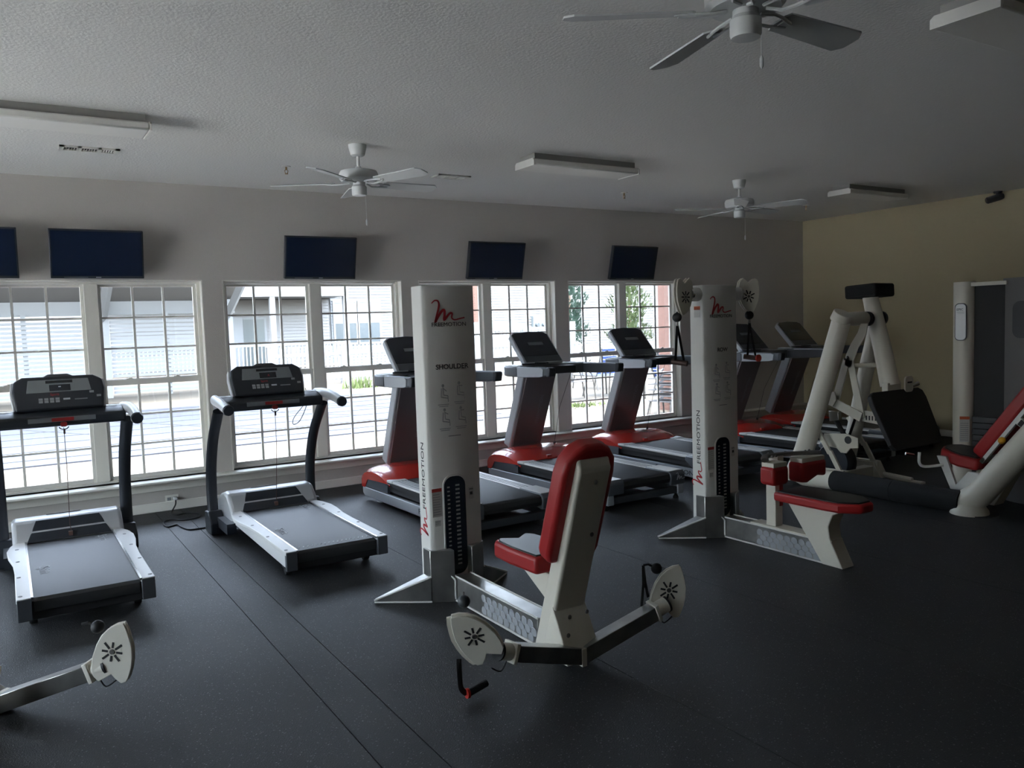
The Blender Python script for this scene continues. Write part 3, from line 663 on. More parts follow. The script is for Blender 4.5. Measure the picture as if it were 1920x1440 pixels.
def weight_tower(r, name_text=None, icons=True, cutaway=False):
    # tower, plinth plates, splayed feet and the floor rail; front faces -y
    plan = [(-0.175, 0.10), (-0.175, -0.03), (-0.055, -0.105), (0.055, -0.105), (0.175, -0.03), (0.175, 0.10)]
    pin = [(-0.17, 0.098), (-0.17, -0.027), (-0.075, -0.088), (0.075, -0.088), (0.17, -0.027), (0.17, 0.098)]
    tw = MB().prism([(-0.17, 0.098), (-0.17, -0.03), (-0.145, -0.045), (0.145, -0.045), (0.17, -0.03), (0.17, 0.098)], 'xy', 0.0, 1.83).build('tower', 'white_powder', r, bevel=0.006)
    yf = -0.0455
    fr = MB().prism(rrect(0.155, 0.60, 0.062, 6, -0.012, 0.435), 'xz', yf - 0.006, yf + 0.01).build('window_trim', 'white_powder', tw, bevel=0.003)
    MB().prism(rrect(0.138, 0.58, 0.056, 6, -0.012, 0.435), 'xz', yf - 0.0085, yf + 0.0).build('stack_window', 'acrylic_blue', tw)
    nm = MB()
    for i in range(20):
        z = 0.66 - i * 0.0245
        nm.box(-0.062, -0.046, yf - 0.0095, yf - 0.008, z, z + 0.008)
        nm.box(-0.008, 0.018, yf - 0.0095, yf - 0.008, z + 0.006, z + 0.016)
    nm.build('weight_numbers', 'print_pale', tw)
    logo_m(tw, 'brand_mark', Matrix.Translation((-0.012, yf - 0.0005, 1.655)), 0.20)
    text('brand_lettering', 'FREEMOTION', 0.033, 'print_dark', tw, (-0.005, yf - 0.0005, 1.605), (pi / 2, 0, 0), sx=1.12)
    if name_text: text('exercise_lettering', name_text, 0.040, 'print_dark', tw, (0.005, yf - 0.0005, 1.362), (pi / 2, 0, 0), sx=1.05, bold=0.0006)
    if icons:
        rnd = random.Random(3)
        for (ix, iz) in ((-0.06, 1.20), (0.045, 1.21), (-0.055, 1.06), (0.05, 1.065)):
            ic = MB(); ic.sphere((ix, yf, iz + 0.055), 0.009, 8, 5, (1, 0.12, 1))
            for p, q in (((0, 0.045), (0.004, 0.0)), ((0.004, 0.0), (0.03, -0.005)), ((0.03, -0.005), (0.032, -0.04)), ((0, 0.04), (0.022, 0.03 + rnd.uniform(-.02, .03))), ((-0.01, 0.04), (-0.014, -0.012)), ((-0.014, -0.012), (0.03, -0.02))):
                ic.tube([(ix + p[0], yf - 0.0002, iz + p[1]), (ix + q[0], yf - 0.0002, iz + q[1])], 0.0028, 5)
            ic.build('exercise_icon', 'print_pale', tw)
            ln = MB().box(ix - 0.035, ix + 0.035, yf - 0.001, yf, iz - 0.056, iz - 0.052).box(ix - 0.028, ix + 0.03, yf - 0.001, yf, iz - 0.066, iz - 0.062)
            ln.build('caption_print', 'print_pale', tw)
        MB().box(-0.035, 0.045, yf - 0.001, yf, 0.958, 0.963).build('caption_print', 'print_grey', tw)
    st = MB().box(-0.158, -0.095, yf - 0.0012, yf, 0.50, 0.665).build('warning_sticker', 'sticker_white', tw)
    MB().box(-0.158, -0.095, yf - 0.0018, yf - 0.001, 0.645, 0.665).build('sticker_header', 'sticker_red', st)
    l = MB()
    for i in range(9): l.box(-0.152, -0.102 - 0.004 * (i % 3), yf - 0.0018, yf - 0.001, 0.512 + i * 0.0145, 0.5155 + i * 0.0145)
    l.build('sticker_print', 'print_grey', st)
    s2 = MB().box(-0.145, -0.107, yf - 0.0012, yf, 0.445, 0.478).build('notice_sticker', 'sticker_white', tw)
    MB().box(-0.142, -0.11, yf - 0.0018, yf - 0.001, 0.468, 0.472).box(-0.142, -0.118, yf - 0.0018, yf - 0.001, 0.458, 0.461).build('sticker_print', 'print_grey', s2)
    s3 = MB().box(0.083, 0.115, yf - 0.0012, yf, 0.575, 0.645).build('notice_sticker', 'sticker_white', tw)
    MB().box(0.09, 0.108, yf - 0.0018, yf - 0.001, 0.60, 0.618).box(0.086, 0.112, yf - 0.0018, yf - 0.001, 0.632, 0.636).build('sticker_print', 'print_dark', s3)
    # side lettering reads upward on the -x side
    tl = text('side_lettering', 'FREEMOTION', 0.048, 'print_dark', tw, (-0.1706, 0.03, 0.735), (0, -pi / 2, 0), sx=1.35)
    tl.matrix_local = Matrix.Translation((-0.1708, 0.03, 0.735)) @ Matrix(((0, 0, -1, 0), (0, 1, 0, 0), (1, 0, 0, 0), (0, 0, 0, 1))) @ Matrix.Diagonal((1.35, 1, 1, 1))
    lm = logo_m(tw, 'side_mark', Matrix.Identity(4), 0.17)
    lm.matrix_local = Matrix.Translation((-0.1700, 0.025, 0.46)) @ Matrix(((0, 1, 0, 0), (0, 0, 1, 0), (1, 0, 0, 0), (0, 0, 0, 1)))
    # plinth plates on both sides of the rail
    for s in (-1, 1):
        pl = [(s * 0.178, 0.06), (s * 0.178, -0.03), (s * 0.058, -0.105), (s * 0.058, -0.04)]
        zt = [0.306, 0.306, 0.306, 0.306]
        if s > 0: pl = pl[::-1]
        pp = MB().prism(pl, 'xy', 0.0, 0.306).build('plinth_plate', 'steel', r, bevel=0.003)
        MB().tube([(s * 0.06, -0.108, 0.02), (s * 0.06, -0.108, 0.13), (s * 0.085, -0.075, 0.17)], 0.006, 6).build('plinth_edge', 'white_powder', pp)
        # splayed foot: wedge sloping to the floor
        a, b, t1, t2 = Vector((s * 0.178, -0.035)), Vector((s * 0.178, 0.06)), Vector((s * 0.452, 0.165)), Vector((s * 0.43, 0.205))
        vs = [(a.x, a.y, 0.004), (t1.x, t1.y, 0.004), (t2.x, t2.y, 0.004), (b.x, b.y, 0.004), (a.x, a.y, 0.15), (t1.x, t1.y, 0.014), (t2.x, t2.y, 0.014), (b.x, b.y, 0.15)]
        ft = MB().add(vs, ((0, 3, 2, 1), (4, 5, 6, 7), (0, 1, 5, 4), (1, 2, 6, 5), (2, 3, 7, 6), (3, 0, 4, 7))).build('foot', 'steel', r, bevel=0.003)
        MB().tube([(a.x, a.y - 0.002, 0.154), (t1.x, t1.y, 0.017)], 0.006, 6).tube([(a.x, a.y - 0.002, 0.006), (t1.x, t1.y, 0.006)], 0.005, 6).build('foot_edge', 'white_powder', ft)
    rl = MB().box(-0.052, 0.052, -0.95, -0.09, 0.006, 0.15).build('floor_rail', 'steel', r, bevel=0.004)
    sc = MB()
    for s in (-1, 1):
        for j in range(3):
            for i in range(9):
                y = -0.42 - i * 0.058 - 0.029 * (j % 2); z = 0.034 + j * 0.034
                sc.lathe([(0.026, 0.0), (0.024, 0.0016)], n=12, M=Matrix.Translation((s * 0.052, y, z)) @ Matrix.Rotation(s * pi / 2, 4, 'Y') @ Matrix.Rotation(s * rad(5), 4, 'Y'))
    sc.build('scale_pattern', 'silver_paint', rl, kind='stuff')
    ed = MB()
    for s in (-1, 1): ed.tube([(s * 0.052, -0.95, 0.15), (s * 0.052, -0.09, 0.15)], 0.006, 6).tube([(s * 0.054, -0.95, 0.008), (s * 0.054, -0.09, 0.008)], 0.006, 6)
    ed.build('rail_edge', 'white_powder', rl)
    return tw

def make_shoulder_machine(loc, rz, label, name_text):
    r = thing('cable_machine', label, 'exercise machine', (*loc, 0), rz, 'white and red cable machines')
    weight_tower(r, name_text, icons=bool(name_text))
    Y0 = -4.20
    yl = lambda y: y + Y0
    if name_text:
        # leaning seat post
        post = [(yl(3.13), 0.0), (yl(3.245), 0.0), (yl(2.885), 1.0), (yl(2.87), 1.012), (yl(2.835), 0.985), (yl(2.82), 0.94)]
        po = MB().prism(post, 'yz', -0.09, 0.09).build('seat_post', 'white_warm', r, bevel=0.014, seg=3)
        MB().prism([(yl(3.16), 0.02), (yl(2.95), 0.02), (yl(2.97), 0.10), (yl(3.02), 0.20), (yl(3.06), 0.27)][::-1], 'yz', -0.094, 0.094).build('post_gusset', 'white_warm', po, bevel=0.004)
        t = (Vector((yl(2.82), 0.94)) - Vector((yl(3.13), 0.0))).normalized()
        for x, z in ((0.01, 0.88), (0.045, 0.62), (-0.05, 0.235), (-0.06, 0.15), (0.05, 0.24)):
            y = yl(3.13 - z * 0.33) if z > 0.3 else yl(2.985)
            MB().sphere((x, y - 0.002, z), 0.011, 10, 6, (1, 0.5, 1)).build('bolt', 'dull_metal', po)
        M = Matrix.Translation((0, yl(2.831), 0.948)) @ Matrix.Rotation(rad(-52), 4, 'X')
        st = MB().box(-0.05, 0.045, -0.003, 0.001, -0.0, 0.032, Matrix.Translation((0, yl(2.838), 0.955)) @ Matrix.Rotation(rad(-38), 4, 'X')).build('caution_sticker', 'sticker_white', po)
        # seat and backrest pads
        sp = [(-0.125, 3.14), (-0.135, 3.38), (-0.125, 3.52), (-0.09, 3.565), (-0.045, 3.535), (0.0, 3.50), (0.045, 3.535), (0.09, 3.565), (0.125, 3.52), (0.135, 3.38), (0.125, 3.14)]
        sp = [(x, yl(y)) for x, y in sp][::-1]
        se = MB().prism(sp, 'xy', 0.405, 0.49).build('seat_pad', 'red_vinyl', r, bevel=0.018, seg=3)
        MB().prism([(x * 0.88, yl(3.34) + (y - yl(3.34)) * 0.9) for x, y in sp], 'xy', 0.485, 0.496).build('seat_top', 'black_vinyl', se, bevel=0.005)
        MB().prism([(yl(3.16), 0.26), (yl(3.42), 0.40), (yl(3.12), 0.40)], 'yz', -0.05, 0.05).build('seat_bracket', 'white_warm', r)
        c0, c1 = Vector((0, yl(3.065), 0.50)), Vector((0, yl(2.875), 1.04))
        t = (c1 - c0).normalized(); nn = Vector((0, t.z, -t.y))
        Mp = Matrix(((1, 0, 0, 0), (0, t.y, -nn.y, c0.y), (0, t.z, -nn.z, c0.z), (0, 0, 0, 1)))
        L_ = (c1 - c0).length
        out = [(-0.13, 0.0), (0.13, 0.0), (0.148, 0.05), (0.148, L_ - 0.12), (0.135, L_ - 0.05), (0.095, L_ + 0.0), (0.04, L_ + 0.025), (-0.04, L_ + 0.025), (-0.095, L_ + 0.0), (-0.135, L_ - 0.05), (-0.148, L_ - 0.12), (-0.148, 0.05)]
        MB().prism(out, 'xy', -0.045, 0.05, Mp).build('back_pad', 'red_vinyl', r, bevel=0.022, seg=3)
    else:
        MB().prism([(yl(3.13), 0.0), (yl(3.245), 0.0), (yl(3.16), 0.24), (yl(3.05), 0.24)], 'yz', -0.09, 0.09).build('seat_post', 'white_warm', r, bevel=0.01)
    # rising arms to the pulleys
    jy = yl(2.985)
    for s in (-1, 1):
        e = Vector((s * 0.41, yl(2.92), 0.0))
        d = Vector((e.x, e.y - jy)); ln = d.length; d /= ln; pn = Vector((-d.y, d.x)) * 0.038
        vs = []
        for (q, z0, z1) in ((Vector((s * 0.008, jy)), 0.004, 0.084), (Vector((e.x, e.y)), 0.143, 0.217)):
            for sg, zz in ((-1, z0), (1, z0), (1, z1), (-1, z1)):
                vs.append((q.x + pn.x * sg, q.y + pn.y * sg, zz))
        ar = MB().add(vs, ((0, 1, 2, 3), (7, 6, 5, 4), (0, 4, 5, 1), (1, 5, 6, 2), (2, 6, 7, 3), (3, 7, 4, 0))).build('arm', 'steel', r, bevel=0.003)
        ce = Vector((e.x, e.y, 0.18)); ax = Vector((d.x, d.y, 0.35)).normalized()
        MB().box(-0.008, 0.012, -0.044, 0.044, -0.044, 0.044, Matrix.Translation(ce) @ ax.to_track_quat('X', 'Z').to_matrix().to_4x4()).build('arm_collar', 'white_warm', ar, bevel=0.003)
        MB().tube([ce + ax * 0.008, ce + ax * 0.075], 0.038, 18).build('swivel_hub', 'white_warm', ar)
        MB().tube([ce + ax * 0.07, ce + ax * 0.08], 0.041, 18).build('swivel_ring', 'black_rubber', ar)
        cD = Vector((s * 0.50, yl(2.915), 0.272))
        yaw = rad(-32 if s > 0 else -38)
        if s > 0: Md = Matrix.Translation(cD) @ Matrix.Rotation(yaw, 4, 'Z') @ Matrix.Rotation(rad(2), 4, 'Y')
        else: Md = Matrix.Translation(cD + Vector((-0.09, 0.0, 0.03))) @ Matrix.Rotation(yaw, 4, 'Z') @ Matrix.Rotation(rad(-22), 4, 'Y') @ Matrix.Rotation(rad(14), 4, 'X')
        if not name_text and s < 0: Md = Matrix.Translation(cD + Vector((-0.02, 0, 0.0))) @ Matrix.Rotation(rad(-30) - rz, 4, 'Z')
        d1 = pulley(r, Md, s if name_text or s > 0 else 1)
        if s > 0 or not name_text:
            b0 = Md @ Vector((-0.06, 0.0, 0.105)); b1 = Md @ Vector((-0.10, 0.0, 0.125)); b2 = Md @ Vector((-0.125, 0, 0.12))
            MB().sphere(b0, 0.028, 14, 8).build('stop_ball', 'black_rubber', d1)
            MB().tube([b0, b1, b2], 0.006, 6).build('clip', 'black_rubber', d1)
            if name_text:
                MB().tube([b2, b2 + Vector((-0.005, -0.005, -0.09)), b2 + Vector((-0.02, -0.005, -0.20))], 0.009, 6, flat=0.3).tube([b2, b2 + Vector((0.01, 0.0, -0.09)), b2 + Vector((0.028, 0.0, -0.165))], 0.009, 6, flat=0.3).build('strap', 'black_rubber', d1)
        else:
            b0 = Md @ Vector((0.02, 0.02, 0.15))
            MB().sphere(b0, 0.027, 14, 8).build('stop_ball', 'charcoal', d1)
            MB().tube([b0, b0 + Vector((0, 0, 0.04))], 0.004, 6).build('clip', 'dull_metal', d1)
            MB().prism(DISC_M, 'xz', 0.024, 0.034, Md @ Matrix.Translation((-0.03, 0, -0.015))).build('rear_housing', 'white_warm', d1)
            h0 = Vector((s * 0.60, yl(2.97), 0.03))
            MB().tube([h0, h0 + Vector((0.10, 0.02, 0.01))], 0.016, 12).build('hand_grip', 'black_foam', d1)
            MB().lathe([(0.012, 0), (0.022, 0), (0.022, 0.012), (0.012, 0.012)], n=14, M=Matrix.Translation(h0) @ Matrix.Rotation(-pi / 2, 4, 'Y')).build('grip_ring', 'red_plastic', d1)
            MB().tube(smooth_path([h0 + Vector((-0.01, 0, 0)), h0 + Vector((-0.035, 0, 0.03)), h0 + Vector((-0.04, 0.0, 0.10)), h0 + Vector((-0.03, 0.02, 0.15))], 4), 0.012, 6, flat=0.3).build('strap', 'black_rubber', d1)
        c0_ = ce + ax * 0.03 + Vector((0, 0, -0.04))
        MB().tube(smooth_path([c0_, (c0_ + cD) / 2 + Vector((0, 0, -0.10)), cD + Vector((0.02 * s, -0.01, -0.13))], 4), 0.0035, 6).build('cable', 'black_rubber', d1)
    MB().box(-0.014, 0.014, jy - 0.043, jy + 0.05, 0.0, 0.086).build('arm_joint', 'white_warm', r, bevel=0.003)
    return r
DISC_M = [(-x, z) for x, z in DISC][::-1]
make_shoulder_machine((2.185, 4.20), 0, 'white cable machine lettered SHOULDER with a leaning red backrest', 'SHOULDER')
# a machine of the same build, turned, mostly out of view beside the first treadmill
_rz = rad(135); _j = Vector((-0.105, 4.07)); _off = Matrix.Rotation(_rz, 2) @ Vector((0, -1.215))
make_shoulder_machine((_j.x - _off.x, _j.y - _off.y), _rz, 'cable machine showing only its low steel arm and slotted pulley beside a treadmill', None)

def make_row_machine(loc, label):
    r = thing('cable_machine', label, 'exercise machine', (*loc, 0), 0, 'white and red cable machines')
    tw = weight_tower(r, 'ROW')
    s_ = MB().box(-0.1712, -0.17, -0.005, 0.055, 1.60, 1.68).build('side_sticker', 'sticker_white', tw)
    MB().box(-0.1718, -0.171, -0.005, 0.055, 1.655, 1.68).build('sticker_header', 'sticker_orange', s_)
    Y0 = -4.20; yl = lambda y: y + Y0
    sp = MB().prism([(yl(3.12), 0.0), (yl(3.27), 0.0), (yl(3.55), 0.375), (yl(3.10), 0.375), (yl(3.19), 0.33), (yl(3.225), 0.25), (yl(3.215), 0.18)], 'yz', -0.06, 0.06).build('seat_post', 'white_warm', r, bevel=0.006)
    out = [(-0.15, 3.58), (-0.155, 3.20), (-0.145, 3.09), (-0.06, 2.985), (0.06, 2.985), (0.145, 3.09), (0.155, 3.20), (0.15, 3.58)]
    out = [(x, yl(y)) for x, y in out]
    se = MB().prism(out, 'xy', 0.372, 0.432).build('seat_pad', 'red_vinyl', r, bevel=0.016, seg=3)
    MB().prism([(x * 0.9, yl(3.29) + (y - yl(3.29)) * 0.93) for x, y in out], 'xy', 0.428, 0.440).build('seat_top', 'black_vinyl', se, bevel=0.005)
    MB().box(-0.056, 0.056, yl(3.20), yl(3.86), 0.148, 0.165).build('rail_cap', 'white_warm', r, bevel=0.003)
    cp = MB().box(-0.036, 0.036, yl(3.655), yl(3.735), 0.16, 0.50).build('chest_post', 'white_warm', r, bevel=0.004)
    MB().box(0.004, 0.037, yl(3.652), yl(3.656), 0.30, 0.49).build('post_slot', 'red_dark', cp)
    MB().lathe([(0.01, 0), (0.01, 0.006)], n=10, M=Matrix.Translation((0.018, yl(3.65), 0.455)) @ Matrix.Rotation(pi / 2, 4, 'X')).build('pin_hole', 'black_rubber', cp)
    # two roller pads on a curved bracket
    MB().tube(smooth_path([(-0.20, yl(3.60), 0.645), (-0.10, yl(3.68), 0.648), (0.0, yl(3.68), 0.65), (0.14, yl(3.60), 0.655), (0.27, yl(3.53), 0.655)], 5), 0.016, 8, flat=1.6).build('pad_bracket', 'dull_metal', r)
    MB().box(-0.03, 0.03, yl(3.64), yl(3.72), 0.49, 0.645).build('bracket_stem', 'white_warm', r)
    for cx, wv, sg in ((-0.135, 0.155, -1), (0.20, 0.26, 1)):
        pr = [(cx - wv / 2, 0.47 if sg > 0 else 0.485), (cx - wv / 4, 0.462 if sg > 0 else 0.48), (cx + wv / 6, 0.50 if sg > 0 else 0.48), (cx + wv / 2, 0.487), (cx + wv / 2, 0.605), (cx - wv / 2, 0.605)]
        p = MB().prism(pr, 'xz', yl(3.52), yl(3.64)).build('roller_pad', 'red_vinyl', r, bevel=0.022, seg=3)
        MB().box(cx - wv / 2 + 0.012, cx + wv / 2 - 0.012, yl(3.53), yl(3.63), 0.60, 0.632).build('pad_plate', 'white_warm', p, bevel=0.004)
        for q in (-0.02, 0.02): MB().sphere((cx + q, yl(3.58), 0.668), 0.009, 8, 5).build('bolt', 'dull_metal', p)
    # top arms with fan-shaped pulleys and hanging straps
    for s in (-1, 1):
        MB().tube([(s * 0.165, 0.02, 1.765), (s * 0.25, 0.02, 1.765)], 0.05, 18).build('top_arm', 'white_powder', r)
        MB().tube([(s * 0.245, 0.0, 1.765), (s * 0.262, 0.0, 1.765)], 0.036, 16).build('swivel_ring', 'chrome', r)
        Md = Matrix.Translation((s * 0.325, 0.0, 1.745)) @ Matrix.Rotation(rad(-20 * s if s > 0 else 4), 4, 'Z') @ Matrix.Rotation(rad(180 + 10 * s), 4, 'Y')
        d1 = pulley(r, Md, -s, 0.02)
        hx = s * 0.40 if s < 0 else 0.33
        hb = Vector((hx, -0.01, 1.605))
        MB().tube([hb + Vector((0, 0, 0.04)), hb], 0.007, 6).sphere(hb, 0.033, 16, 9).build('stop_ball', 'black_rubber', d1)
        MB().tube([hb + Vector((0, 0, -0.03)), hb + Vector((0.0, 0, -0.06))], 0.009, 8).build('clip', 'dull_metal', d1)
        MB().tube([hb + Vector((0, 0, -0.055)), hb + Vector((-0.012, 0.01, -0.30))], 0.012, 6, flat=0.35).tube([hb + Vector((0.002, 0, -0.055)), hb + Vector((0.03, -0.03, -0.31))], 0.012, 6, flat=0.35).build('strap', 'black_rubber', d1)
        gx = hb + Vector((0.008, -0.01, -0.32))
        MB().tube([gx + Vector((-0.025, 0.05, 0.012)), gx + Vector((0.025, -0.05, -0.005))], 0.019, 14).build('hand_grip', 'brown_grip', d1)
        if s > 0: MB().lathe([(0.012, 0), (0.027, 0), (0.027, 0.012), (0.012, 0.012)], n=16, M=Matrix.Translation(gx + Vector((0.0, -0.06, 0.0))) @ Matrix.Rotation(pi / 2, 4, 'X')).build('grip_ring', 'red_plastic', d1)
    return r
make_row_machine((4.403, 4.215), 'white cable machine lettered ROW with a flat red and black seat')

# ------------------------------------------------------------------ leg press machine
r = thing('leg_press', 'white leg press machine with a black foot plate and reclined red seat', 'exercise machine', (6.3, 4.2, 0))
O = Vector((6.3, 4.2, 0))
def q(x, y, z): return Vector((x, y, z)) - O
MB().tube([q(6.3, 5.10, 0.075), q(6.3, 4.62, 0.09)], [0.085, 0.088], 20).build('base_tube', 'white_warm', r)
MB().tube([q(6.3, 4.63, 0.09), q(6.3, 4.05, 0.088)], 0.089, 20).build('foam_sleeve', 'black_foam', r)
MB().tube([q(6.3, 4.045, 0.088), q(6.3, 3.47, 0.088)], 0.089, 20).build('foam_sleeve', 'black_foam', r)
MB().lathe([(0.12, 0.0), (0.115, 0.02), (0.09, 0.05)], q(6.3, 5.07, 0), 20).build('floor_shoe', 'black_rubber', r)
# near and far legs of the A frame
MB().tube([q(6.3, 5.08, 0.03), q(6.3, 4.95, 0.34), q(6.3, 4.79, 0.80), q(6.3, 4.555, 1.52)], [0.098, 0.09, 0.086, 0.082], 22).build('frame_leg', 'white_warm', r)
MB().tube([q(6.3, 4.575, 1.525), q(6.3, 4.53, 1.60)], [0.084, 0.084], 22).build('leg_cap', 'white_warm', r, bevel=0.006)
MB().tube([q(6.93, 4.98, 0.06), q(6.92, 4.85, 0.5), q(6.9, 4.72, 1.05), q(6.88, 4.60, 1.5)], [0.075, 0.072, 0.068, 0.06], 20).build('frame_leg', 'white_warm', r)
for x, yb in ((6.33, 4.62), (6.98, 4.72)):
    pts = [(yb + 0.28, 0.56), (yb + 0.33, 0.52), (yb + 0.36, 0.16), (yb - 0.02, 0.10), (yb - 0.04, 0.16), (yb + 0.03, 0.24), (yb + 0.20, 0.44)]
    hole = 0
    g1 = MB()
    # gusset built as three bars so that its triangular opening stays open
    def bar(a, b, wd):
        a, b = Vector(a), Vector(b); t = (b - a).normalized(); n_ = Vector((-t.y, t.x)) * wd
        g1.prism([tuple(a - n_), tuple(b - n_), tuple(b + n_), tuple(a + n_)], 'yz', x - O.x + 0.02, x - O.x + 0.045)
    L0 = O.y
    bar((yb + 0.27 - L0, 0.58), (yb + 0.10 - L0, 0.32), 0.022); bar((yb + 0.10 - L0, 0.34), (yb - 0.02 - L0, 0.14), 0.022); bar((yb - 0.05 - L0, 0.15), (yb + 0.34 - L0, 0.15), 0.03)
    g1.build('frame_gusset', 'white_warm', r, bevel=0.003)
MB().prism([(q(0, 4.62, 0).y, 0.02), (q(0, 5.05, 0).y, 0.02), (q(0, 5.05, 0).y, 0.17), (q(0, 4.70, 0).y, 0.17)], 'yz', 6.98 - O.x, 7.10 - O.x).build('side_box', 'white_warm', r, bevel=0.004)
MB().box(6.38 - O.x, 7.0 - O.x, 4.70 - O.y, 4.80 - O.y, 0.03, 0.13).build('cross_member', 'white_warm', r, bevel=0.006)
MB().tube([q(7.06, 4.72, 0.05), q(7.10, 4.38, 0.02)], 0.03, 10).box(7.07 - O.x, 7.15 - O.x, 4.28 - O.y, 4.42 - O.y, 0.0, 0.018).build('stabiliser', 'white_warm', r)
dsk = MB().lathe([(0.02, -0.07), (0.165, -0.07), (0.18, -0.05), (0.18, 0.05), (0.165, 0.07), (0.02, 0.07)], n=32, M=Matrix.Translation(q(6.68, 4.88, 0.19)) @ Matrix.Rotation(pi / 2, 4, 'Y')).build('pulley_drum', 'dark_plastic', r, smooth=40)
MB().tube([q(6.68, 4.80, 0.30), q(6.68, 4.62, 0.78)], 0.022, 8, flat=0.3).build('drive_belt', 'black_rubber', r)
# top cross tube and pivot
MB().tube([q(6.30, 4.56, 1.545), q(6.62, 4.52, 1.545)], 0.062, 18).build('pivot_tube', 'white_warm', r)
for x in (6.60, 6.80):
    MB().tube([q(x - 0.012, 4.50, 1.54), q(x + 0.012, 4.50, 1.54)], 0.066, 20).build('pivot_ring', 'dark_plastic', r)
MB().tube([q(6.55, 4.50, 1.54), q(6.59, 4.50, 1.54)], 0.02, 14).build('pivot_bolt', 'chrome', r)
# swing arm with counterweight and foot plate
MB().tube([q(6.70, 4.54, 1.74), q(6.70, 4.49, 1.54), q(6.70, 4.41, 1.24), q(6.70, 4.345, 0.94)], [0.066, 0.073, 0.078, 0.082], 20).build('swing_arm', 'white_warm', r)
MB().box(-0.165, 0.165, -0.15, 0.15, -0.06, 0.06, Matrix.Translation(q(6.72, 4.56, 1.79)) @ Matrix.Rotation(rad(-3), 4, 'X') @ Matrix.Rotation(rad(4), 4, 'Z')).build('counterweight', 'black_foam', r, bevel=0.02, seg=3)
yt, zt_, yb_, zb_ = 4.29, 0.90, 4.07, 0.42
t = Vector((0, yt - yb_, zt_ - zb_)); L_ = t.length; t.normalize(); nn = Vector((0, -t.z, t.y))
Mf = Matrix(((1, 0, 0, 6.69 - O.x), (0, t.y, -nn.y, yb_ - O.y), (0, t.z, -nn.z, zb_ - O.z), (0, 0, 0, 1)))
pl = [(-0.37, 0.05), (-0.33, 0.0), (0.33, 0.0), (0.37, 0.05), (0.40, L_ - 0.10), (0.385, L_ - 0.03), (0.33, L_), (-0.33, L_), (-0.385, L_ - 0.03), (-0.40, L_ - 0.10)]
MB().prism(pl, 'xy', -0.015, 0.03, Mf).build('foot_plate', 'black_rubber', r, bevel=0.008)
MB().box(6.60 - O.x, 6.80 - O.x, 4.30 - O.y, 4.36 - O.y, 0.80, 0.97).build('plate_bracket', 'white_warm', r, bevel=0.006)
MB().prism(rrect(0.12, 0.14, 0.03), 'xz', 4.26 - O.y, 4.275 - O.y, Matrix.Translation((6.86 - O.x, 0, 0.945))).build('slot_plate', 'white_warm', r, bevel=0.002)
MB().box(6.83 - O.x, 6.89 - O.x, 4.252 - O.y, 4.262 - O.y, 0.955, 0.968).build('slot_plate_slot', 'black_rubber', r)
MB().tube([q(6.93, 4.28, 0.92), q(7.02, 4.28, 0.94)], [0.012, 0.022], 12).build('adjust_knob', 'chrome', r)
MB().tube([q(6.66, 4.17, 0.35), q(6.72, 4.13, 0.335)], 0.012, 8).build('pin', 'chrome', r)
# curved link plates on the near side of the arm
def plate(name, pts, x0, x1, m='white_warm', bev=0.003):
    return MB().prism([(y - O.y, z) for y, z in pts], 'yz', x0 - O.x, x1 - O.x).build(name, m, r, bevel=bev)
plate('link_plate', [(4.50, 1.50), (4.43, 1.50), (4.45, 1.40), (4.53, 1.28), (4.58, 1.15), (4.60, 1.10), (4.67, 1.12), (4.65, 1.22), (4.60, 1.32), (4.53, 1.42)], 6.50, 6.516)
plate('link_plate', [(4.60, 1.20), (4.68, 1.18), (4.80, 0.80), (4.73, 0.78)], 6.50, 6.514)
plate('link_plate', [(4.58, 1.18), (4.64, 1.16), (4.53, 0.64), (4.46, 0.66)], 6.50, 6.514)
plate('link_plate', [(4.78, 0.83), (4.79, 0.74), (4.50, 0.62), (4.47, 0.70)], 6.48, 6.492)
plate('adjust_quadrant', [(4.50, 0.72), (4.50, 0.62), (4.30, 0.60), (4.28, 0.66), (4.32, 0.71)], 6.52, 6.535)
sl = MB()
for i in range(4): sl.box(6.518 - O.x, 6.521 - O.x, 4.36 + 0.03 * i - O.y, 4.372 + 0.03 * i - O.y, 0.635, 0.675)
sl.build('quadrant_slots', 'black_rubber', r)
for y, z in ((4.63, 1.20), (4.66, 1.18), (4.77, 0.83), (4.76, 0.78), (4.49, 0.68), (4.52, 0.65)):
    MB().sphere(Vector((6.497 - O.x, y - O.y, z)), 0.010, 8, 5).build('bolt', 'dull_metal', r)
plate('cam_plate', [(4.84, 0.86), (4.75, 0.88), (4.73, 0.80), (4.77, 0.74), (4.85, 0.76)], 6.47, 6.482)
plate('lock_block', [(4.80, 0.70), (4.70, 0.70), (4.69, 0.62), (4.79, 0.60)], 6.45, 6.50, 'chrome')
MB().tube([q(6.47, 4.74, 0.62), q(6.5, 4.66, 0.47)], 0.022, 8).build('gas_strut', 'black_rubber', r)
plate('pivot_plate', [(4.86, 0.48), (4.86, 0.37), (4.72, 0.355), (4.68, 0.32), (4.62, 0.32), (4.58, 0.37), (4.50, 0.38), (4.50, 0.47), (4.62, 0.50)], 6.46, 6.475)
MB().tube([q(6.455, 4.60, 0.445), q(6.50, 4.60, 0.445)], 0.035, 14).build('pivot_cap', 'charcoal', r)
MB().tube([q(6.74, 4.46, 1.05), q(6.90, 4.44, 0.93)], 0.010, 6).build('tie_rod', 'black_rubber', r)
MB().tube([q(6.52, 4.60, 1.12), q(6.72, 4.44, 1.12)], 0.02, 10).build('cross_pin', 'white_warm', r)
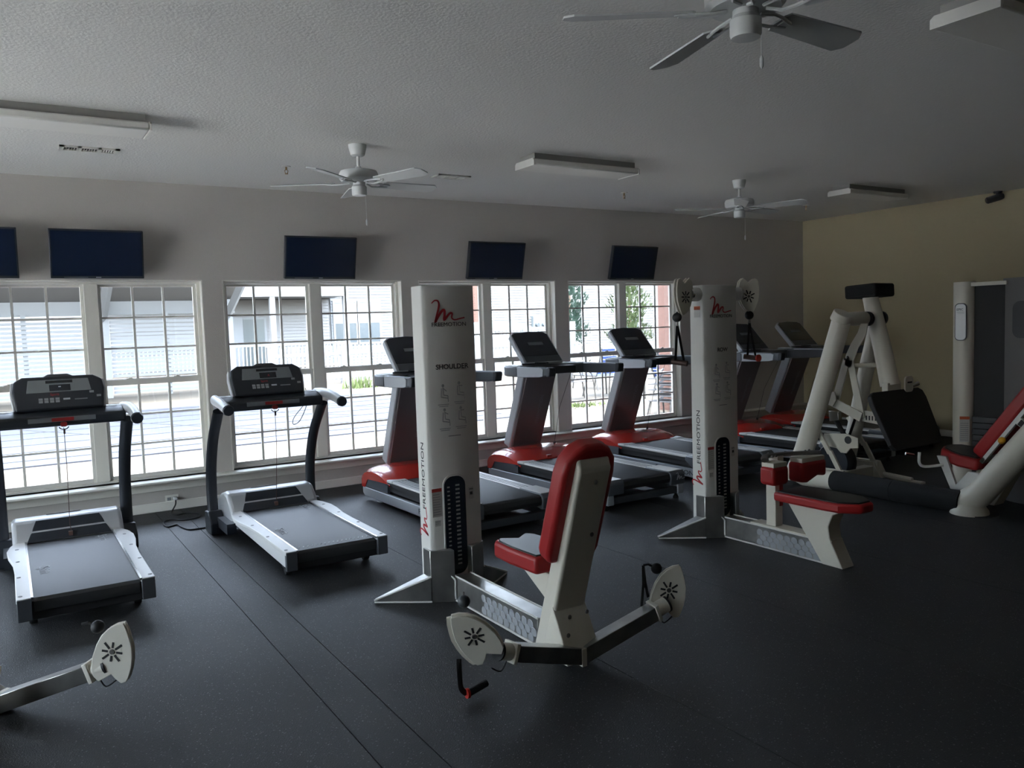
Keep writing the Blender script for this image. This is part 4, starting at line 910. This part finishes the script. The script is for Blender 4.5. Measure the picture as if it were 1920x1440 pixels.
# seat end
MB().tube([q(6.33, 3.50, 0.05), q(6.34, 3.36, 0.16), q(6.35, 3.08, 0.53), q(6.35, 2.72, 1.0)], [0.10, 0.10, 0.098, 0.09], 22).build('seat_frame_tube', 'white_warm', r)
MB().lathe([(0.14, 0.0), (0.135, 0.03), (0.10, 0.08)], q(6.33, 3.43, 0), 22).build('floor_shoe', 'white_warm', r)
MB().lathe([(0.135, 0.0), (0.135, 0.006)], q(6.36, 3.37, 0.0), 22).build('shoe_pad', 'black_rubber', r)
MB().prism([(3.60 - O.y, 0.0), (3.78 - O.y, 0.40), (3.70 - O.y, 0.40), (3.62 - O.y, 0.18), (3.52 - O.y, 0.30), (3.30 - O.y, 0.30), (3.46 - O.y, 0.0)][::-1], 'yz', 6.47 - O.x, 6.50 - O.x).build('seat_bracket', 'white_powder', r, bevel=0.003)
MB().prism([(3.52 - O.y, 0.02), (3.55 - O.y, 0.30), (3.26 - O.y, 0.30), (3.40 - O.y, 0.02)][::-1], 'yz', 6.64 - O.x, 6.78 - O.x).build('seat_pedestal', 'white_warm', r, bevel=0.004)
sp = [(6.50, 3.46), (6.47, 3.60), (6.50, 3.70), (6.56, 3.80), (6.66, 3.84), (6.74, 3.84), (6.84, 3.80), (6.90, 3.70), (6.93, 3.60), (6.90, 3.46)]
Ms = Matrix.Translation((0, 0, 0)) @ Matrix.Translation((6.7 - O.x, 3.65 - O.y, 0.385)) @ Matrix.Rotation(rad(9), 4, 'X')
se = MB().prism([(x - 6.7, y - 3.65) for x, y in sp][::-1], 'xy', -0.05, 0.045, Ms).build('seat_pad', 'red_vinyl', r, bevel=0.02, seg=3)
MB().prism([((x - 6.7) * 0.86, (y - 3.65) * 0.88) for x, y in sp][::-1], 'xy', 0.04, 0.054, Ms).build('seat_top', 'black_vinyl', se, bevel=0.006)
MB().tube(smooth_path([q(6.47, 3.72, 0.33), q(6.40, 3.83, 0.31), q(6.36, 3.86, 0.34), q(6.36, 3.86, 0.43)], 4), [0.012] * 13, 10).build('seat_handle', 'white_powder', r)
c0, c1 = Vector((0, 3.50, 0.42)), Vector((0, 3.02, 1.08))
t = (c1 - c0); L_ = t.length; t.normalize(); nn = Vector((0, t.z, -t.y))
Mb = Matrix(((1, 0, 0, 6.70 - O.x), (0, t.y, -nn.y, c0.y - O.y), (0, t.z, -nn.z, c0.z), (0, 0, 0, 1)))
MB().prism(rrect(0.36, L_, 0.07, 4, 0, L_ / 2), 'xy', -0.05, 0.05, Mb).build('back_pad', 'red_vinyl', r, bevel=0.02, seg=3)
MB().box(-0.19, -0.15, 0.0, L_, 0.055, 0.085, Mb).box(-0.19, 0.19, 0.0, 0.05, 0.055, 0.085, Mb).box(-0.20, -0.16, L_ * 0.52, L_ * 0.52 + 0.06, 0.08, 0.30, Mb).build('carriage_rail', 'white_powder', r, bevel=0.003)
MB().box(-0.206, -0.2, L_ * 0.53, L_ * 0.53 + 0.045, 0.10, 0.29, Mb).build('adjust_strip', 'black_rubber', r)
MB().sphere(Mb @ Vector((-0.235, L_ * 0.33, 0.10)), 0.028, 12, 8).tube([Mb @ Vector((-0.23, L_ * 0.33, 0.10)), Mb @ Vector((-0.17, L_ * 0.33, 0.08))], 0.01, 8).build('pull_knob', 'yellow_knob', r)
# weight tower
MB().prism([(x - O.x, y - O.y) for x, y in [(7.02 + 0.085 * cos(a), 3.86 + 0.085 * sin(a)) for a in [2 * pi * i / 24 for i in range(24)]]], 'xy', 0.0, 1.83).build('tower_post', 'white_warm', r, smooth=40)
MB().box(7.02 - O.x, 7.10 - O.x, 3.52 - O.y, 3.80 - O.y, 0.02, 1.80).build('stack_shroud', 'black_rubber', r)
for i in range(12): MB().box(6.985 - O.x, 7.02 - O.x, 3.55 - O.y, 3.77 - O.y, 0.06 + i * 0.052, 0.108 + i * 0.052).build('weight_plate', 'charcoal', r, bevel=0.003)
pn = MB().prism([(x - O.x, y - O.y) for x, y in [(6.95 + 0.20 * (1 - cos(a)), 3.33 - 0.26 * sin(a) + 0.0) for a in [-pi / 2 * 0.75 + pi * 0.75 * i / 14 for i in range(15)]] + [(7.2, 3.09), (7.2, 3.55)]], 'xy', 0.0, 1.84).build('tower_panel', 'porch_shade', r, smooth=40)  # white panel, the shade on it put into a grey colour
MB().box(6.98 - O.x, 7.12 - O.x, 3.5 - O.y, 3.86 - O.y, 1.79, 1.82).build('tower_top', 'white_warm', r)
Mq = Matrix.Translation(q(6.936, 3.845, 1.49)) @ Matrix.Rotation(rad(-82), 4, 'Z')
bd = MB().prism(rrect(0.095, 0.32, 0.035, 5), 'xz', -0.004, 0.006, Mq).build('tower_plaque', 'dark_plastic', r)
MB().prism(rrect(0.082, 0.305, 0.03, 5), 'xz', -0.007, -0.003, Mq).build('plaque_face', 'silver_plastic', bd)
pt = text('plaque_lettering', 'EPIC', 0.028, 'print_dark', bd, (0, 0, 0), (0, 0, 0)); pt.matrix_local = Mq @ Matrix.Translation((-0.005, -0.0075, 0.105)) @ Matrix.Rotation(pi / 2, 4, 'X')
MB().box(-0.03, 0.03, -0.0078, -0.006, 0.082, 0.086, Mq).box(-0.025, 0.03, -0.0078, -0.006, 0.072, 0.075, Mq).build('plaque_print', 'print_grey', bd)
Mq2 = Matrix.Translation(q(6.944, 3.31, 1.50)) @ Matrix.Rotation(rad(-90), 4, 'Z')
MB().prism(rrect(0.235, 0.30, 0.06, 5), 'xz', -0.006, 0.01, Mq2).build('instruction_plaque', 'dark_plastic', r)
Mq3 = Matrix.Translation(q(6.948, 3.81, 0.62)) @ Matrix.Rotation(rad(-58), 4, 'Z')
ws = MB().box(-0.04, 0.035, -0.004, 0.002, -0.16, 0.06, Mq3).build('warning_sticker', 'sticker_white', r)
MB().box(-0.04, 0.035, -0.006, -0.003, 0.035, 0.06, Mq3).build('sticker_header', 'sticker_orange', ws)
l = MB()
for i in range(9): l.box(-0.034, 0.026, -0.006, -0.003, -0.145 + i * 0.018, -0.140 + i * 0.018, Mq3)
l.build('sticker_print', 'print_grey', ws)

# machine partly hidden behind the weight tower
r = thing('bench_machine', 'white machine with a red pad edge, half hidden behind the leg press tower', 'exercise machine', (8.55, 4.55, 0))
MB().box(-0.35, 0.25, 0.02, 0.08, 0.0, 0.05).build('floor_beam', 'white_powder', r, bevel=0.004)
MB().box(-0.02, 0.06, -0.02, 0.06, 0.0, 1.0).build('upright', 'white_powder', r, bevel=0.004)
MB().prism([(-0.115, 0.62), (-0.06, 0.62), (-0.06, 1.02), (-0.10, 1.04), (-0.165, 0.99), (-0.17, 0.94)], 'xz', -0.12, 0.12, Matrix.Translation((0.06, 0, 0))).build('red_pad', 'red_vinyl', r, bevel=0.02, seg=3)
MB().box(-0.09, -0.02, -0.1, 0.1, 0.64, 0.98).build('pad_back', 'white_powder', r, bevel=0.003)
MB().tube([(0.02, 0, 0.38), (-0.15, 0.0, 0.37), (-0.18, 0.0, 0.39)], 0.014, 10).build('handle_bar', 'chrome', r)
MB().tube([(-0.18, 0.0, 0.39), (-0.08, -0.02, 0.49)], 0.022, 12).build('handle_grip', 'black_foam', r)
fp = MB().box(-0.075, 0.075, -0.005, 0.005, -0.13, 0.13, Matrix.Translation((-0.20, -0.10, 0.15)) @ Matrix.Rotation(rad(35), 4, 'X') @ Matrix.Rotation(rad(12), 4, 'Y')).build('foot_plate', 'light_plastic', r, bevel=0.003)

# ------------------------------------------------------------------ outside the windows
GZ = -0.10
o = MB().box(XL - 0.2, 80, -40, 110, GZ - 0.1, GZ).box(-60, XL - 0.2, WY + 0.2, 110, GZ - 0.1, GZ).build('ground', 'concrete', smooth=0); o['kind'] = 'structure'
o = MB().box(-60, XL - 0.2, -40, WY + 0.2, GZ - 0.1, GZ).build('bounce_pavement', 'bounce_pale', smooth=0); o['kind'] = 'structure'  # pale ground added out of view to bounce daylight through the side windows
r = thing('pool_cover', 'lavender-grey winter pool cover with strap lines in the concrete deck', 'pool cover', (0, 16.5, GZ))
MB().box(-16, 7.95, -3.95, 3.9, 0, 0.02).build('cover_sheet', 'pool_fabric', r)
for i in range(8):
    MB().box(-16, 7.93, -3.4 + i * 0.97, -3.4 + i * 0.97 + 0.04, 0.02, 0.026).build('cover_strap', 'pool_strap', r)
for i in range(5):
    MB().box(-2.2, 2.2, -0.015, 0.015, 0.02, 0.0255, Matrix.Translation((-1.5 + i * 2.1, -0.3 + (i % 2) * 0.8, 0)) @ Matrix.Rotation(rad(-62), 4, 'Z')).build('cover_strap', 'pool_strap', r)
g1 = MB()
rn = random.Random(5)
for i in range(150):
    x, y = 9.8 + rn.gauss(0, 0.28), 13.2 + rn.gauss(0, 0.12); h = rn.uniform(0.04, 0.10); a = rn.uniform(0, 6.28)
    g1.add([(x - 0.02 * cos(a), y - 0.02 * sin(a), GZ), (x + 0.02 * cos(a), y + 0.02 * sin(a), GZ), (x + rn.uniform(-.05, .05), y + rn.uniform(-.05, .05), GZ + h)], ((0, 1, 2),))
for i in range(120):
    x, y = 8.9 + rn.gauss(0, 0.35), 22.5 + rn.gauss(0, 0.2); h = rn.uniform(0.1, 0.45); a = rn.uniform(0, 6.28)
    g1.add([(x - 0.03 * cos(a), y - 0.03 * sin(a), GZ), (x + 0.03 * cos(a), y + 0.03 * sin(a), GZ), (x + rn.uniform(-.1, .1), y + rn.uniform(-.1, .1), GZ + h)], ((0, 1, 2),))
o = g1.build('grass', 'grass', smooth=0, kind='stuff'); tag(o, 'weedy grass tufts in the concrete pool deck', 'grass')

def picket_fence(name, label, x0, y0, length, rz, zt, group, gap=0.135, pw=0.07, post_every=2.35, solid=0.0):
    f = thing(name, label, 'fence', (x0, y0, GZ), rz, group)
    n = int(length / gap)
    me = None
    for i in range(n):
        if me is None:
            o = MB().box(-pw / 2, pw / 2, -0.012, 0.012, 0.08, zt - GZ).build('picket', 'vinyl_white', f, smooth=0); me = o.data
        else: o = link('picket', me, f)
        o.location = (gap * (i + 0.5), 0, 0)
    for z in (0.16, zt - GZ - 0.30): MB().box(0, length, -0.03, 0.03, z, z + 0.09).build('rail', 'vinyl_white', f, smooth=0)
    k = int(length / post_every) + 1
    for i in range(k):
        x = i * post_every
        MB().box(x - 0.09, x + 0.09, -0.09, 0.09, 0, zt - GZ + 0.02).lathe([(0.13, zt - GZ + 0.02), (0.13, zt - GZ + 0.04), (0.02, zt - GZ + 0.10)], (x, 0, 0), 4).build('post', 'vinyl_white', f, smooth=0)
    return f
picket_fence('picket_fence', 'white vinyl picket fence at the far side of the pool', 6.9, 25.0, 6.3, rad(0), 1.12, 'white fences')
picket_fence('picket_fence', 'white vinyl picket fence behind the blue lounge chairs', 14.3, 19.2, 8.0, rad(-8), 0.95, 'white fences')

def clapboard(x0, x1, z0, z1, y, step=0.13, m='siding_blue', parent=None, name='siding', M=None, th=0.03):
    pr = [(0.0, z0)]
    n = int((z1 - z0) / step)
    pts = []
    for i in range(n):
        pts += [(y - th, z0 + i * step), (y - 0.004, z0 + (i + 1) * step)]
    pts += [(y + 0.05, z0 + n * step), (y + 0.05, z0)]
    return MB().prism(pts[::-1], 'yz', x0, x1, M).build(name, m, parent, smooth=0)
def house_window(parent, x, z, w, h, y):
    f = MB().box(x - w / 2 - 0.09, x + w / 2 + 0.09, y - 0.06, y - 0.01, z - 0.09, z).box(x - w / 2 - 0.09, x + w / 2 + 0.09, y - 0.06, y - 0.01, z + h, z + h + 0.09)
    f.box(x - w / 2 - 0.09, x - w / 2, y - 0.06, y - 0.01, z, z + h).box(x + w / 2, x + w / 2 + 0.09, y - 0.06, y - 0.01, z, z + h).box(x - w / 2, x + w / 2, y - 0.055, y - 0.01, z + h * 0.5 - 0.03, z + h * 0.5 + 0.03)
    fo = f.build('window', 'vinyl_white', parent, smooth=0)
    MB().box(x - w / 2, x + w / 2, y - 0.05, y - 0.012, z, z + h * 0.5 - 0.03).build('pane', 'window_grey', fo, smooth=0)
    MB().box(x - w / 2, x + w / 2, y - 0.048, y - 0.012, z + h * 0.5 + 0.03, z + h).build('pane', 'blind_white', fo, smooth=0)

# apartment house with balcony straight across the pool
r = thing('apartment_house', 'pale sided apartment house with stacked porches across the pool', 'building', (0, 34, GZ))
clapboard(12.1, 17.6, 0, 9.0, 0, m='siding_blue', parent=r)
MB().box(-14, 17.6, 0.05, 6, 0, 9).build('house_body', 'siding_white', r, smooth=0)
MB().box(-14, 17.8, -1.0, 6.5, 9, 9.3).build('roof', 'roof_grey', r, smooth=0)
clapboard(3.0, 12.0, 0.2, 3.1, 0.0, m='porch_shade', parent=r, name='porch_wall')
MB().box(3.0, 12.1, -2.2, 0.0, 3.1, 3.6).build('balcony_slab', 'vinyl_white', r, smooth=0)
MB().box(3.0, 12.1, -2.2, 0.0, 0.0, 0.2).build('porch_slab', 'concrete', r, smooth=0)
clapboard(3.0, 12.0, 3.6, 8.0, 0.0, m='siding_white', parent=r, name='upper_wall')
for x in (3.1, 9.0, 12.0): MB().box(x - 0.1, x + 0.1, -2.18, -1.98, 0.2, 3.1).build('porch_post', 'vinyl_white', r, smooth=0)
for z in (0.2, 3.6):
    rl = MB().box(3.0, 12.1, -2.15, -2.07, z + 0.98, z + 1.06).box(3.0, 12.1, -2.15, -2.07, z + 0.10, z + 0.17).build('porch_railing', 'vinyl_white', r, smooth=0)
    bme = None
    for i in range(62):
        if bme is None: b = MB().box(-0.022, 0.022, -2.135, -2.09, z + 0.17, z + 0.98).build('baluster', 'vinyl_white', rl, smooth=0); bme = b.data
        else: b = link('baluster', bme, rl)
        b.location = (3.1 + i * 0.146, 0, 0)
dr = MB().box(7.6, 9.3, -0.08, 0.0, 0.2, 2.35).build('porch_door', 'vinyl_white', r, smooth=0)
MB().box(8.35, 9.2, -0.10, -0.07, 0.3, 2.27).build('pane', 'door_glass', dr, smooth=0)
for x in (12.75, 13.85, 16.0): house_window(r, x, 1.15, 0.95, 1.75, 0.0)

# second house, turned, behind the trees
r = thing('apartment_house', 'white sided house with brick corners behind the evergreen trees', 'building', (18.9, 34.0, GZ), rad(-8))
clapboard(0.8, 14.0, 0, 8.0, 0, m='siding_white', parent=r)
MB().box(0, 14.0, 0.05, 8, 0, 8).build('house_body', 'siding_white', r, smooth=0)
MB().box(-0.4, 14.4, -0.6, 8.4, 8, 8.3).build('roof', 'roof_grey', r, smooth=0)
bc = MB().box(0.0, 0.8, -0.02, 0.05, 0, 8.0).build('brick_corner', 'brick_red', r, smooth=0)
bme = None
for j in range(60):
    for i in range(3):
        if bme is None: b = MB().box(0.0, 0.235, -0.04, -0.02, 0, 0.055).build('brick', 'brick_red', bc, smooth=0); bme = b.data
        else: b = link('brick', bme, bc)
        b.location = (0.02 + 0.25 * i + (0.06 if j % 2 else 0.0) * (1 if i < 2 else 0), 0, 0.02 + j * 0.067)
for x in (9.0, 11.8): house_window(r, x, 1.0, 0.95, 1.75, 0.0)
mt = thing('meter_bank', 'pale grey bank of electricity meters on the white sided house', 'meter', (22.9, 33.40, GZ), rad(-8))
MB().box(-0.75, 0.75, -0.25, 0, 0, 2.1).build('cabinet', 'meter_grey', mt, smooth=0, bevel=0.02)
for j in range(4):
    for i in range(4):
        MB().lathe([(0.11, 0), (0.11, 0.1), (0.08, 0.14)], n=12, M=Matrix.Translation((-0.55 + i * 0.36, -0.25, 0.4 + j * 0.42)) @ Matrix.Rotation(pi / 2, 4, 'X')).build('meter_dial', 'window_grey', mt)

# fence panels and bin beyond the pool
r = thing('privacy_fence', 'tall white board privacy fence with a stepped corner beyond the pool', 'fence', (13.4, 23.6, GZ), rad(-8), 'white fences')
bme = None
for i in range(26):
    if bme is None: b = MB().box(-0.062, 0.062, -0.015, 0.015, 0.05, 1.55).build('board', 'vinyl_white', r, smooth=0); bme = b.data
    else: b = link('board', bme, r)
    b.location = (0.07 + i * 0.135, 0, 0)
for z in (0.1, 0.95, 1.5): MB().box(0, 3.6, -0.035, 0.035, z, z + 0.1).build('rail', 'vinyl_white', r, smooth=0)
for x in (0, 1.8, 3.6): MB().box(x - 0.1, x + 0.1, -0.1, 0.1, 0, 1.75).build('post', 'vinyl_white', r, smooth=0)
r = thing('dumpster', 'grey-green lidded dumpster standing behind the tall white fence', 'dumpster', (16.0, 27.0, GZ), rad(-8))
MB().prism([(-1.1, 0.1), (1.1, 0.1), (1.2, 1.5), (-1.2, 1.5)], 'xz', -0.7, 0.7).build('bin_body', 'bin_green', r, bevel=0.03)
MB().prism([(-0.75, 1.5), (0.75, 1.5), (0.7, 1.85), (-0.5, 1.7)], 'yz', -1.22, 1.22).build('bin_lid', 'bin_green', r, bevel=0.03)

# covered shelter with louvred screen at the other side of the pool
r = thing('pool_shelter', 'white slatted pool shelter with a deep braced roof overhang', 'shelter', (-0.2, 25.2, GZ))
MB().prism([(-3.2, 3.75), (0.6, 2.72), (0.6, 2.82), (-3.2, 3.95)], 'yz', -16, 6.3).build('roof_soffit', 'siding_white', r, smooth=0)
MB().box(-16, 6.3, -3.3, -3.2, 3.7, 4.15).build('fascia', 'vinyl_white', r, smooth=0)
MB().box(-16, 6.3, 0.55, 0.75, 2.35, 2.75).build('beam', 'vinyl_white', r, smooth=0)
for x in (-9.2, -5.2, -1.2, 2.6, 6.0):
    MB().box(x - 0.16, x + 0.16, 0.2, 0.5, 0, 2.75).build('shelter_post', 'vinyl_white', r, smooth=0)
    MB().tube([(x, 0.2, 2.25), (x, -2.6, 3.45)], 0.13, 4).build('brace', 'vinyl_white', r, smooth=0)
sme = None
for i in range(24):
    for (xa, xb) in ((-9.0, -5.4), (-5.0, -1.4), (-1.0, 2.4), (2.8, 5.8)):
        pass
for (xa, xb) in ((-9.0, -5.4), (-5.0, -1.4), (-1.0, 2.4), (2.8, 5.8)):
    sme = None
    for i in range(19):
        if sme is None: b = MB().box(xa, xb, -0.02, 0.02, 0, 0.075).build('slat', 'vinyl_white', r, smooth=0); sme = b.data
        else: b = link('slat', sme, r)
        b.location = (0, 0.35, 0.10 + i * 0.118)
    MB().box((xa + xb) / 2 - 0.06, (xa + xb) / 2 + 0.06, 0.38, 0.46, 0, 2.4).build('slat_batten', 'vinyl_white', r, smooth=0)

# evergreens
def conifer(x, y, h, rad_, m, label, seed):
    t = thing('evergreen_tree', label, 'tree', (x, y, GZ), 0, 'evergreens beyond the pool')
    MB().tube([(0, 0, 0), (0, 0, h * 0.6)], [0.09, 0.04], 8).build('trunk', 'bark', t)
    rn = random.Random(seed); lv = MB()
    for i in range(1900):
        z = h * (0.04 + 0.96 * rn.random() ** 1.15); k = z / h
        rr = rad_ * min(1.0, 1.9 * (1 - k) ** 0.75) * (0.75 + 0.25 * sin(k * 23 + seed)) * rn.uniform(0.55, 1.05); a = rn.uniform(0, 2 * pi)
        p = Vector((rr * cos(a), rr * sin(a), z)); s_ = rn.uniform(0.07, 0.17)
        d = Vector((cos(a) * 0.5, sin(a) * 0.5, rn.uniform(0.4, 1.2))).normalized(); w_ = Vector((-sin(a), cos(a), rn.uniform(-.5, .5))) * s_ * 0.45
        lv.add([p - w_, p + w_, p + d * s_ * 1.5], ((0, 1, 2),))
    lv.build('foliage', m, t, smooth=0)
conifer(18.6, 25.4, 4.6, 0.75, 'leaf_dark', 'tall dark cypress evergreen outside the window next to the shoulder machine', 1)
conifer(20.9, 24.6, 4.5, 1.0, 'leaf_light', 'light green bushy evergreen behind the treadmill whose handles reach the row machine', 2)
conifer(25.4, 23.0, 2.9, 0.7, 'leaf_light', 'low light green evergreen at the brick corner beyond the stacked chairs', 3)

# ------------------------------------------------------------------ patio furniture outside
def lounge(x, y, z, rz, label):
    t = thing('lounge_chair', label, 'lounge chair', (x, y, z), rz, 'blue strap lounge chairs')
    for s_ in (-1, 1):
        MB().tube([(s_ * 0.33, -0.9, 0.34), (s_ * 0.33, 0.35, 0.36), (s_ * 0.33, 0.62, 1.05)], 0.018, 8).tube([(s_ * 0.33, -0.7, 0.34), (s_ * 0.34, -0.78, 0.0)], 0.018, 8).tube([(s_ * 0.33, 0.3, 0.36), (s_ * 0.34, 0.42, 0.0)], 0.018, 8).tube(smooth_path([(s_ * 0.36, -0.25, 0.36), (s_ * 0.40, -0.2, 0.6), (s_ * 0.40, 0.35, 0.64), (s_ * 0.34, 0.45, 0.55)], 3), 0.016, 8).build('side_frame', 'patio_frame', t)
    for i in range(11): MB().box(-0.33, 0.33, -0.85 + i * 0.108, -0.775 + i * 0.108, 0.352, 0.362).build('seat_strap', 'vinyl_strap_blue', t)
    Mt = Matrix.Translation((0, 0.36, 0.38)) @ Matrix.Rotation(rad(-21), 4, 'X')
    for i in range(7): MB().box(-0.33, 0.33, -0.02, -0.01, 0.03 + i * 0.098, 0.10 + i * 0.098, Mt).build('back_strap', 'vinyl_strap_blue', t)
lounge(12.75, 16.2, GZ, rad(175), 'blue strap lounge chair with raised back on the patio by the round table')
lounge(12.9, 13.6, GZ, rad(95), 'blue strap lounge chair turned sideways near the stacked patio chairs')
t = thing('patio_table', 'round metal patio table standing on the concrete deck', 'table', (11.6, 14.6, GZ))
MB().lathe([(0.55, 0.68), (0.56, 0.70), (0.55, 0.715)], n=28).build('table_top', 'porch_shade', t)
for k in range(4):
    a = pi / 4 + pi / 2 * k
    MB().tube([(0.42 * cos(a), 0.42 * sin(a), 0.69), (0.40 * cos(a), 0.40 * sin(a), 0.35), (0.50 * cos(a), 0.50 * sin(a), 0.0)], 0.02, 8).build('leg', 'patio_frame', t)
for (x, y, rz, lb) in ((10.7, 14.4, 80, 'dark sling patio chair drawn up to the round table, side with the grass tuft'), (11.5, 13.7, 170, 'dark sling patio chair with its back to the windows at the round table')):
    t = thing('patio_chair', lb, 'chair', (x, y, GZ), rad(rz), 'sling patio chairs')
    MB().box(-0.25, 0.25, -0.25, 0.22, 0.40, 0.415).build('seat', 'patio_sling', t)
    MB().box(-0.25, 0.25, -0.01, 0.005, 0.0, 0.5, Matrix.Translation((0, 0.22, 0.42)) @ Matrix.Rotation(rad(-15), 4, 'X')).build('backrest', 'patio_sling', t)
    for s_ in (-1, 1): MB().tube(smooth_path([(s_ * 0.27, -0.30, 0.0), (s_ * 0.27, -0.25, 0.41), (s_ * 0.28, -0.15, 0.62), (s_ * 0.28, 0.25, 0.62), (s_ * 0.27, 0.34, 0.0)], 3), 0.016, 8).build('leg', 'patio_frame', t)
for i in range(6):
    t = thing('patio_chair', 'dark curved patio chair in the stack beside the brick pier', 'chair', (9.95, 10.75, GZ + i * 0.10), rad(100), 'stacked patio chairs by the brick pier')
    MB().tube(smooth_path([(-0.26, -0.26, 0.30), (-0.20, -0.05, 0.24), (0.2, -0.05, 0.24), (0.26, -0.26, 0.30)], 4), 0.02, 8).box(-0.24, 0.24, -0.2, 0.22, 0.25, 0.265).build('seat', 'patio_sling', t)
    if i == 0:
        for sx in (-1, 1):
            for sy in (-1, 1): MB().tube([(sx * 0.22, sy * 0.18, 0.25), (sx * 0.25, sy * 0.24, 0.0)], 0.016, 8).build('leg', 'patio_frame', t)
t = thing('brick_pier', 'red brick pier standing outside at the edge of the last window', 'pier', (10.75, 11.3, GZ))
MB().box(-0.28, 0.9, -0.2, 0.2, 0, 3.4).build('pier_body', 'brick_red', t, smooth=0)
